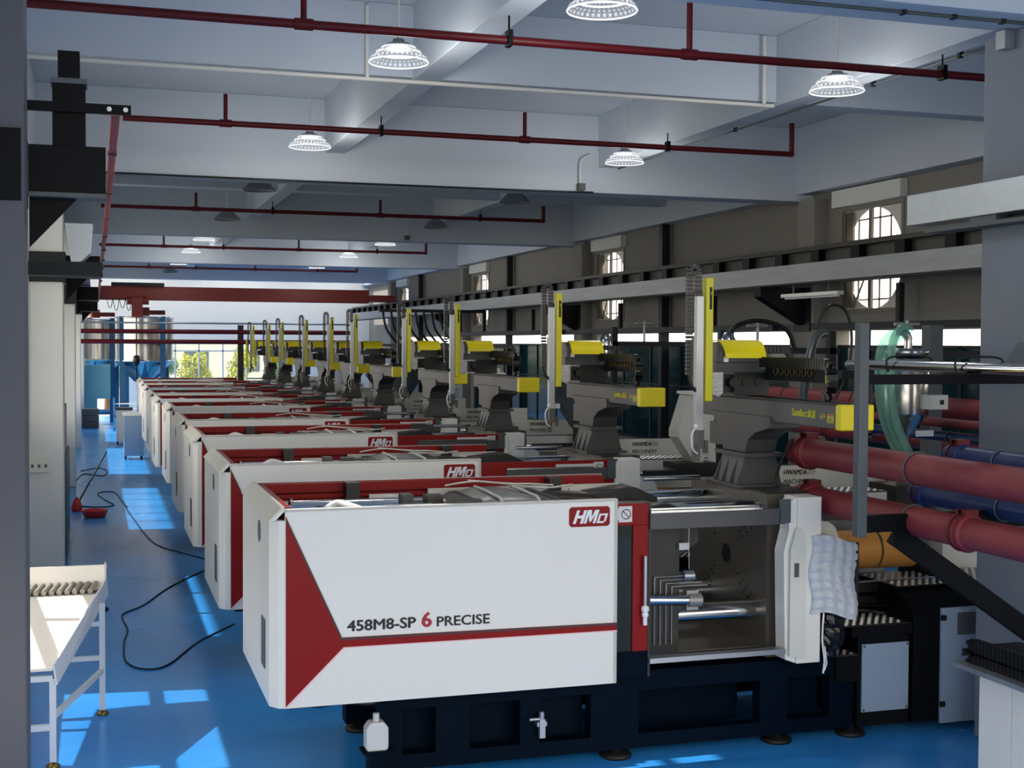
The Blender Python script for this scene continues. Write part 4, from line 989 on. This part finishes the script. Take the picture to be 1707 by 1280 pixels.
duct('blue_duct', 5.75, 1.86, .08, 5.6, 8.3, 'blue_duct', 'dark blue pipe behind the lower red pipe', 'blue pipes at right', (8.2,), (7.3,))
duct('blue_duct', 6.98, 2.15, .04, 8.4, 12.5, 'blue_duct', 'thin blue pipe above the large red pipe', 'blue pipes at right', (), (9.6,))
duct('red_duct', 6.98, 2.27, .04, 8.4, 12.5, 'red_duct', 'thin red pipe above the large red pipe', 'large red pipes at right', (), (8.4,))
duct('red_duct', 7.9, 2.33, .10, 9.5, 15.5, 'red_duct', 'dark red pipe in the shadow behind the dryer hopper, upper', 'large red pipes at right', (11.2,), (12.5, 14))
duct('red_duct', 7.9, 2.0, .10, 9.8, 17, 'red_duct', 'dark red pipe in the shadow behind the nearest robot, lower', 'large red pipes at right', (13.0,), (14.2,))
t = thing('hanging_cable', 'black cable loop hanging between the ends of the two red pipes', 'cable', (5.1, 8.9, 2))
MB().tube([(5.05, 8.86, 2.22), (4.98, 8.95, 2.0), (4.98, 8.95, 1.85), (5.05, 8.8, 1.68)], .012, 6).build('cable', 'black_plastic', t)
# stainless lines on the upper arm
for k, (x, z, r) in enumerate(((5.55, 2.785, .036), (5.68, 2.78, .03), (5.82, 2.785, .036))):
    tag(MB().cyl((x, 5.8, z), (x, 8.9, z), r, 16).sphere((x, 8.9, z), r).build('stainless_line', 'chrome', org=(x, 5.8, z)), ('polished steel line on the bracket arm, nearest to the post', 'polished steel line on the bracket arm, middle one', 'polished steel line on the bracket arm, farthest from the post')[k], 'pipe', 'polished lines on the bracket')
for k, y in enumerate((7.5, 8.3)):
    tag(MB().tube([(5.50, y, 2.74), (5.50, y, 2.84), (5.7, y, 2.86), (5.86, y, 2.84), (5.86, y, 2.74)], .008, 6).build('pipe_strap', 'dark_steel', org=(5.7, y, 2.75)), 'thin strap over the polished lines, %s' % ('above the bracket arm', 'beyond the bracket arm')[k], 'strap', 'straps over polished lines')
tag(MB().prism([(5.9, 2.80), (5.92, 2.80), (6.06, 2.95), (6.03, 2.96)], 'y', 7.3, 7.55).build('tilted_plate', 'frame_grey', org=(5.95, 7.4, 2.8)), 'small tilted grey plate against the near right column', 'plate')
# galvanised trunking on the column
t = thing('cable_trunking', 'wide galvanised trunking crossing the near right column', 'trunking', (6.2, 7, 3.9))
MB().box(6.08, 5.0, 3.87, 6.275, 8.95, 4.11).build('trunk', 'galvanised', t, bevel=.006)
MB().box(6.1, 5.0, 3.80, 6.275, 8.75, 3.83).box(6.1, 7.9, 3.83, 6.2, 8.2, 3.87).build('support_angle', 'frame_grey', t)
m = MB()
for y in (7.15, 7.25, 7.35, 7.45):
    for z in (3.94, 4.05): m.cyl((6.065, y, z), (6.08, y, z), .012, 8)
m.build('bolt', 'dark_steel', t)
t = thing('column_socket', 'small grey box at the top of the near right column', 'box', (6.27, 8.1, 5.0))
MB().box(6.19, 7.95, 5.06, 6.275, 8.05, 5.19).build('box_body', 'galvanised', t)

# cabinet and cable chain at the lower right
t = thing('peripheral_cabinet', 'white steel cabinet with double doors at the bottom right corner', 'cabinet', (5.5, 6.6, 0))
MB().box(5.31, 5.9, .05, 6.1, 6.95, .90).build('body', 'white_panel', t, bevel=.006)
MB().box(5.295, 6.64, .08, 5.31, 6.94, .88).build('door', 'white_panel', t); MB().box(5.295, 6.32, .08, 5.31, 6.63, .88).build('door', 'white_panel', t)
MB().box(5.17, 5.9, .905, 6.15, 7.05, .935).build('worktop', 'galvanised', t)
t = thing('cable_chain', 'black cable chain with a rounded end lying on the white cabinet', 'cable chain', (5.26, 6.6, .94))
m = MB(); q = arc_pts((5.26, 6.95, 1.0), .045, 90, -90, 6, 'yz'); chain(m, [(5.26, 5.95, 1.045), q[0]]+q[1:]+[(5.26, 5.95, .955)], .10, .03, .035)
m.build('links', 'black_plastic', t)
MB().box(5.34, 5.95, .935, 5.62, 6.98, 1.045).build('guide_tray', 'dark_steel', t)

# bubble-wrapped panel and black bag on the nearest machine
t = thing('wrapped_control_panel', 'control panel wrapped in bubble wrap beside the white post of the nearest machine', 'panel', (5.15, 8.4, 1.25))
m = MB(); nx, nz = 44, 80; vs = []
for s_, yy in ((0, 8.30), (1, 8.42)):
    for j in range(nz+1):
        for i in range(nx+1):
            u, v = i/nx, j/nz; x = 4.90+.36*u+.015*sin(v*9); z = 1.0+.56*v-.04*u+.02*sin(u*5)
            q = 0 if s_ else (.004*sin(v*52)+.004*sin(u*26+v*2)+.006*sin(u*5+v*3))
            vs.append((x, yy-.015*sin(pi*u)+q, z))
W = nx+1; H = (nx+1)*(nz+1)
fs = [(j*W+i, j*W+i+1, (j+1)*W+i+1, (j+1)*W+i) for j in range(nz) for i in range(nx)]
fs += [tuple(H+k for k in f)[::-1] for f in fs]
for i in range(nx): fs += [(i, H+i, H+i+1, i+1), (nz*W+i, nz*W+i+1, H+nz*W+i+1, H+nz*W+i)]
for j in range(nz): fs += [(j*W, (j+1)*W, H+(j+1)*W, H+j*W), (j*W+nx, H+j*W+nx, H+(j+1)*W+nx, (j+1)*W+nx)]
m.add(vs, fs, True); m.build('bubble_wrap', 'bubble_wrap', t)
MB().box(5.255, 8.31, .98, 5.285, 8.43, 1.50).build('panel_edge', 'dark_steel', t)
t = thing('plastic_bag', 'crumpled black plastic bag hanging under the wrapped panel', 'bag', (5.12, 8.42, .8))
m = MB(); n = 18; vs = []; rnd = random.Random(3)
for j in range(12):
    v = j/11; r = .04+.05*sin(pi*min(1, v*1.1))**.7
    for k in range(n):
        a = 2*pi*k/n; rr = r*(1+.35*rnd.random()-.15); vs.append((5.13+rr*cos(a)*1.1, 8.42+rr*sin(a)*.8, 1.0-.34*v))
m.add(vs, [(i*n+k, i*n+(k+1) % n, (i+1)*n+(k+1) % n, (i+1)*n+k) for i in range(11) for k in range(n)]+[tuple(range(n)), tuple(range(11*n, 12*n))[::-1]]); m.build('bag', 'black_plastic', t)
MB().tube([(5.03, 8.36, 1.0), (5.02, 8.36, .8), (5.04, 8.36, .65), (5.03, 8.36, .55)], .008, 5).tube([(5.04, 8.36, .75), (5.06, 8.36, .62), (5.04, 8.36, .57)], .006, 5).build('tie_string', 'letter_white', t)

# jug under the nearest machine
t = thing('oil_jug', 'off-white plastic jug under the front edge of the nearest machine', 'jug', (1.76, 8.5, .22))
MB().prism([(1.69, .25), (1.82, .25), (1.83, .27), (1.83, .40), (1.80, .44), (1.71, .44), (1.68, .40), (1.68, .27)], 'y', 8.42, 8.53).build('body', 'jug', t, bevel=.012)
MB().cyl((1.755, 8.475, .44), (1.755, 8.475, .49), .022, 12).build('neck', 'jug', t)
MB().box(1.66, 8.4, .235, 1.86, 8.56, .25).box(1.70, 8.44, 0, 1.80, 8.54, .235).build('stand', 'navy', t)

# ---------------------------------------------------------------- sorting table at the left
t = thing('sorting_table', 'white sloping sorting chute table on square legs at the lower left', 'table', (-.4, 10.3, 0))
TR, BR = .06, -.29    # right-hand edge at the back and at the front
yb, yf, zb, zf = 10.95, 9.45, .93, .70
m = MB().add([(-.985, yb, zb), (TR, yb, zb), (BR, yf, zf), (-.9, yf, zf), (-.985, yb, zb-.02), (TR, yb, zb-.02), (BR, yf, zf-.02), (-.9, yf, zf-.02)],
             [(3,2,1,0),(4,5,6,7),(2,3,7,6),(1,2,6,5),(0,1,5,4),(3,0,4,7)]); m.build('chute_bed', 'table_white', t)
MB().add([(-.985, yb+.08, zb-.02), (TR, yb+.08, zb-.02), (TR+.02, yb+.12, zb+.2), (-.985, yb+.12, zb+.2), (-.985, yb+.10, zb-.02), (TR, yb+.1, zb-.02), (TR+.02, yb+.14, zb+.2), (-.985, yb+.14, zb+.2)],
         [(0,1,2,3),(7,6,5,4),(3,2,6,7),(1,5,6,2)]).build('back_panel', 'table_white', t)
MB().add([(TR, yb+.14, zb+.22), (TR+.02, yb+.14, zb-.05), (BR+.02, yf, zf-.12), (BR, yf, zf+.02), (TR, yb, zb+.1),
          (TR+.012, yb+.14, zb+.22), (TR+.032, yb+.14, zb-.05), (BR+.032, yf, zf-.12), (BR+.012, yf, zf+.02), (TR+.012, yb, zb+.1)],
         [(0,1,2,3,4),(9,8,7,6,5),(0,4,9,5),(4,3,8,9),(3,2,7,8),(2,1,6,7),(1,0,5,6)]).build('side_panel', 'table_leg', t)
m = MB()
for k in range(17): x = -.98+k*.058; m.cyl((x+.05, yb+.09, zb+.06), (x, yb-.04, zb+.02), .022, 8)
m.build('brush_roller', 'bristle', t)
m = MB().box(-.985, yb-.03, zb-.01, TR, yb+.09, zb+.005); m.build('brush_tray', 'frame_grey', t)
for x, y, z in ((.04, 10.75, .88), (-.29, 9.5, .62), (-.93, 10.75, .88), (-.9, 9.5, .62)):
    leg = MB().box(x-.022, y-.022, .04, x+.022, y+.022, z).build('leg', 'table_leg', t)
    MB().lathe([(.001, 0), (.045, 0), (.048, .015), (.02, .03), (.012, .04), (.012, .06)], (x, y, 0), 16).build('foot', 'brass', leg)
for z in (.28, .62):
    MB().bar((-.9, 9.5, z), (-.29, 9.5, z), .04, .04).build('stretcher', 'table_leg', t)
for z in (.45,):
    MB().bar((-.29, 9.5, z-.1), (.04, 10.75, z-.1), .035, .035).build('stretcher', 'table_leg', t)
    MB().bar((-.93, 10.75, z), (.04, 10.75, z), .035, .035).build('stretcher', 'table_leg', t)
MB().bar((-.93, 10.75, .72), (.04, 10.75, .72), .035, .035).build('stretcher', 'table_leg', t)

# ---------------------------------------------------------------- aisle things
def ground(name, pts, r, m_, label, cat):
    P = [Vector(p) for p in pts]; out = []
    for i in range(len(P)-1):
        p0 = P[max(i-1, 0)]; p1 = P[i]; p2 = P[i+1]; p3 = P[min(i+2, len(P)-1)]
        for k in range(6):
            u = k/6; out.append(.5*((2*p1)+(-p0+p2)*u+(2*p0-5*p1+4*p2-p3)*u*u+(-p0+3*p1-3*p2+p3)*u**3))
    out.append(P[-1]); return tag(MB().tube(out, r, 6).build(name, m_, org=tuple(P[0])), label, cat)
CBL = [(390,1040),(330,1070),(280,1108),(240,1115),(210,1102),(207,1070),(213,1050),(205,1032),(207,1022),(240,1008),(280,980),(330,955),(352,945)]
def gp(px, py, z=.008):
    d = fw + r2*(px-853.5)/2192.18 + u2*(640-py)/2192.18; k = (z-2.93)/d.z; return (d.x*k, d.y*k, z)
ground('floor_cable', [gp(*p) for p in CBL], .008, 'rubber', 'black cable lying in a wide loop on the blue floor near the first machine', 'cable')
ground('floor_cable', [gp(*p) for p in ((345,932),(300,920),(262,908),(240,888),(225,868),(212,850),(205,835))], .008, 'rubber', 'black cable curving across the shaded floor in the middle of the aisle', 'cable')
ground('floor_cable', [gp(*p) for p in ((135,785),(165,780),(178,785),(172,793),(140,790),(128,800))], .012, 'rubber', 'black cable coil on the floor far down the aisle', 'cable')
ground('floor_cable', [gp(*p) for p in ((130,843),(160,845),(190,842),(175,833),(163,822),(190,820),(205,838),(212,845))], .010, 'rubber', 'black cable tangle on the floor beside the red basin', 'cable')
b0 = gp(158, 862, 0)
t = thing('red_basin', 'red plastic basin on the floor by the left columns', 'basin', b0)
m = MB().lathe([(.001, .01), (.15, .01), (.20, .12), (.215, .125), (.215, .115), (.165, 0), (.001, 0)], b0, 24); m.build('bowl', 'bright_red', t)
b1 = gp(128, 852, 0)
t = thing('mop', 'leaning mop with a red head beside the red basin', 'mop', b1)
MB().cyl((b1[0], b1[1], .1), (b1[0]+.5, b1[1]+.3, 1.0), .014, 8).build('handle', 'dark_steel', t)
MB().lathe([(.02, .24), (.06, .18), (.10, .05), (.08, 0), (.001, 0)], b1, 12).build('mop_head', 'bright_red', t)
tag(MB().lathe([(.001, .03), (.08, .03), (.09, .015), (.09, 0)], gp(167, 1017, 0), 16).build('rubber_pad', 'rubber'), 'small black rubber pad on the floor behind the sorting table', 'pad')
t = thing('tall_cabinet', 'dark grey-green cabinet standing behind the second left column', 'cabinet', (-.55, 20.4, 0))
MB().box(-.95, 18.4, .06, -.38, 21.0, 1.35).build('body', 'cabinet_green', t, bevel=.01)
MB().box(-.9, 18.45, 1.35, -.42, 20.9, 2.0).build('top_unit', 'robot_grey', t)
m = MB()
for yy in (18.6, 20.8): m.cyl((-.45, yy, 0), (-.45, yy, .06), .04, 10)
m.build('foot', 'rubber', t)
t = thing('wall_socket', 'white socket box low on the second left column', 'socket', (-.6, 17.5, 1.3))
MB().box(-.84, 17.55, 1.28, -.56, 17.6, 1.45).build('box_body', 'cream_panel', t)
for x in (-.78, -.7, -.62): MB().box(x, 17.545, 1.34, x+.03, 17.55, 1.38).build('outlet', 'frame_grey', t)
tag(MB().cyl((-.81, 17.57, 1.45), (-.81, 17.57, 5.1), .014, 8).build('wall_conduit', 'white_panel', org=(-.81, 17.57, 1.45)), 'thin white conduit running up the second left column', 'conduit')
# small trolley-like mixers at far end of the row
for k, (px, py, s_) in enumerate(((222, 765, 1.0), (206, 740, .9))):
    b = gp(px, py, 0)
    t = thing('chiller_unit', ('grey-blue box unit on castors at the left end of the sixth machine', 'slim white box unit with a dark lid beyond it in the aisle')[k], 'unit', b, 'small units in the aisle')
    MB().box(b[0]-.22*s_, b[1]-.3, .1, b[0]+.25*s_, b[1]+.4, 1.1*s_).build('body', 'cabinet_blue' if k == 0 else 'white_panel', t)
    MB().box(b[0]-.25*s_, b[1]-.32, 1.1*s_, b[0]+.28*s_, b[1]+.42, 1.16*s_).build('lid', 'white_panel' if k == 0 else 'black_plastic', t)
    for sx in (-.18, .2):
        for sy in (-.2, .3): MB().cyl((b[0]+sx*s_-.02, b[1]+sy, .05), (b[0]+sx*s_+.02, b[1]+sy, .05), .05, 10).build('castor', 'rubber', t)

# ---------------------------------------------------------------- silos at the far end
def silo(x, y, r, z0, z1, label):
    t = thing('mixing_silo', label, 'silo', (x, y, 0), 'stainless mixing silos on blue frames')
    b = MB().lathe([(r, z0), (r, z1)], (x, y, 0), 40).build('tank', 'stainless', t)
    MB().lathe([(r, z1), (r*.9, z1+.04), (.001, z1+.05)], (x, y, 0), 40).build('lid', 'stainless', b)
    for z in (z0+.02, z1-.02): MB().lathe([(r, z-.03), (r+.03, z-.02), (r+.03, z+.02), (r, z+.03)], (x, y, 0), 40).build('ring', 'chrome', b)
    MB().lathe([(r, z0), (.15, z0-.75), (.15, z0-.95)], (x, y, 0), 40).build('cone', 'stainless', t)
    for k in range(4):
        a = radians(38+90*k); px_, py_ = x+r*.98*cos(a), y+r*.98*sin(a)
        lg = MB().box(px_-.09, py_-.09, 0, px_+.09, py_+.09, z1+.02).build('leg', 'silo_blue', t)
    for k in range(4):
        a, c = radians(38+90*k), radians(128+90*k)
        MB().bar((x+r*.98*cos(a), y+r*.98*sin(a), .35), (x+r*.98*cos(c), y+r*.98*sin(c), .35), .12, .12).build('cross_rail', 'silo_blue', t)
        MB().prism([(0, 0), (.5, 0), (0, -.55)], 'y', -.02, .02).build('x', 'silo_blue', t) if False else None
    MB().lathe([(r*.99, z0-.02), (r*.35, z0-.7), (r*.33, z0-.7), (r*.93, z0-.02)], (x, y, 0), 4).build('gusset_plate', 'silo_blue', t)
    MB().cyl((x, y, z1+.05), (x, y, z1+.35), .18, 14).box(x-.1, y-.2, z1+.1, x+.7, y+.2, z1+.25).build('motor', 'crane_red', t)
silo(1.62, 47.6, .98, 2.25, 3.78, 'stainless mixing silo on a blue frame, the nearer one hung with the crane chain')
silo(-.02, 50.6, .98, 2.25, 3.75, 'stainless mixing silo further back, half hidden at the left')
t = thing('blue_cabinet', 'pale turquoise control cabinet beside the silo legs', 'cabinet', (-.1, 49, 0))
MB().box(-.62, 49.0, .9, .5, 49.4, 2.1).build('body', 'light_blue', t)
MB().box(-.6, 48.98, 0, .05, 49.4, .9).build('lower_door', 'light_blue', t)
for k in range(3):
    b = MB().box(-.45, 46.6, .02+k*.22, .1, 47.1, .21+k*.22)
    tag(b.build('plastic_crate', 'robot_grey', org=(-.2, 46.8, k*.22)), 'grey plastic crate by the silo frame, %s of its stack' % ('bottom', 'middle', 'top')[k], 'crate', 'stacked grey crates')
t = thing('step_ladder', 'low blue and white metal steps leading up to the silo', 'steps', (1.4, 45.5, 0))
for k in range(5): MB().box(.6, 45.2+k*.25, .18+k*.16, 1.7, 45.42+k*.25, .21+k*.16).build('step', 'letter_white', t)
for x in (.58, 1.7): MB().bar((x, 45.05, .045), (x, 46.5, 1.0), .05, .1).build('stringer', 'silo_blue', t)
# far pipes and post
for k, z in enumerate((3.27, 2.94)):
    tag(MB().cyl((-.8, 44.3, z), (8.3, 44.3, z), .075, 14).build('far_main_pipe', 'red_pipe', org=(-.8, 44.3, z)), 'dark red horizontal main across the far end, %s of two' % ('upper', 'lower')[k], 'pipe', 'red mains across the far end')
tag(MB().cyl((-.8, 44.3, 3.55), (8.3, 44.3, 3.55), .03, 10).build('far_air_line', 'aluminium', org=(-.8, 44.3, 3.55)), 'thin silver line above the two red mains at the far end', 'pipe')
tag(MB().box(4.5, 44.3, 0, 4.68, 44.48, 3.5).build('steel_post', 'runway_dark', org=(4.59, 44.4, 0)), 'dark steel post holding the red mains at the far end', 'post')
for k, (x, z) in enumerate(((4.74, 2.1), (4.88, 2.25), (5.02, 2.15))):
    tag(MB().box(x, 44.16, z, x+.07, 44.22, 3.0).box(x, 44.16, 3.0, x+.02, 44.22, 3.03).build('hanging_tool', 'robot_yellow', org=(x, 43.9, z)), 'olive-yellow bar hanging by the far post, %s' % ('left', 'middle', 'right')[k], 'bar', 'bars by the far post')
t = thing('hose_bank', 'fan of dark hoses dropping from the runway at the far right', 'hoses', (6.5, 32, 2.8))
for k in range(9):
    x = 7.2+k*.22
    if k == 0: MB().box(7.1, 33.95, 3.75, 10.0, 34.05, 3.83).build('hose_hanger', 'dark_steel', t)
    MB().tube([(x, 34, 3.75), (x+.1, 34, 3.3), (x+.4, 34, 2.9), (x+.6, 34, 2.6)], .03, 6).build('hose', 'dark_steel', t)

# strip light and small cylinder fitting under runway
t = thing('strip_light', 'thin tube light hung under the crane girder at right', 'lamp', (9.4, 17, 3.6))
MB().box(9.9, 16.2, 3.65, 10.0, 17.8, 3.70).build('housing', 'white_panel', t)
for y in (16.5, 17.5): MB().box(9.94, y, 3.70, 9.96, y+.02, 3.83).build('hanger', 'frame_grey', t)
MB().cyl((9.95, 16.25, 3.635), (9.95, 17.75, 3.635), .015, 8).build('tube', 'letter_white', t)

# ---------------------------------------------------------------- outside
struct(MB().box(-4.4, YB-2, 5.25, XL-.25, 7.6, 5.4).box(-4.4, 9.95, 5.25, XL-.25, 46, 5.4).build('added_sun_blocker', 'column_paint'))  # unseen slab added to block sun from the machines; gap passes one beam
struct(MB().box(-60, -60, -.5, 80, 140, -.15).build('ground', 'ground_out'))
def tree(x, y, h, r, m_, label):
    t = thing('tree', label, 'tree', (x, y, -.15), 'trees beyond the far window')
    MB().cyl((x, y, -.15), (x, y, h*.5), .16, 8, .1).build('trunk', 'bark', t)
    rnd = random.Random(int(x*10)); m = MB(); cl = [(x+r*.6*rnd.uniform(-1, 1), y+r*.6*rnd.uniform(-1, 1), h*(.4+.5*rnd.random()), r*rnd.uniform(.3, .5)) for k in range(12)]
    for k in range(1900):
        c = cl[k % 12]; d = Vector((rnd.gauss(0, 1), rnd.gauss(0, 1), rnd.gauss(0, 1))).normalized()*c[3]*rnd.random()**.4
        p = Vector(c[:3])+d; u = Vector((rnd.gauss(0, 1), rnd.gauss(0, 1), rnd.gauss(0, 1))).normalized()*.07; v = u.orthogonal().normalized()*.05
        m.add([p-u, p+v, p+u, p-v], [(0, 1, 2, 3)])
    m.build('foliage', m_, t, kind='stuff')
for k, (x, y, h, r, mm, lb) in enumerate(((2.6, 58, 2.3, .8, 'leaf_green', 'leftmost bushy green tree outside the far window'), (4.3, 59.5, 2.6, .85, 'leaf', 'yellow-leaved tree outside, left of the window mullion'), (6.1, 58.5, 3.1, .85, 'leaf', 'tall yellow-leaved tree outside the middle panes'), (7.9, 60, 2.5, .85, 'leaf_green', 'bushy green tree outside the right panes'), (9.8, 61, 2.8, .9, 'leaf', 'rightmost yellow-leaved tree outside'), (.5, 60, 2.8, .9, 'leaf', 'yellow-leaved tree outside behind the silos'))):
    tree(x, y, h, r, mm, lb)
t = thing('building', 'pale low building beyond the trees', 'building', (6, 80, 0))
MB().box(-6, 80, -.2, 20, 90, 3.4).build('wall', 'far_building', t)
for k in range(8): MB().box(-4+k*3, 79.95, 1.2, -2.6+k*3, 80, 2.4).build('window', 'frame_grey', t)
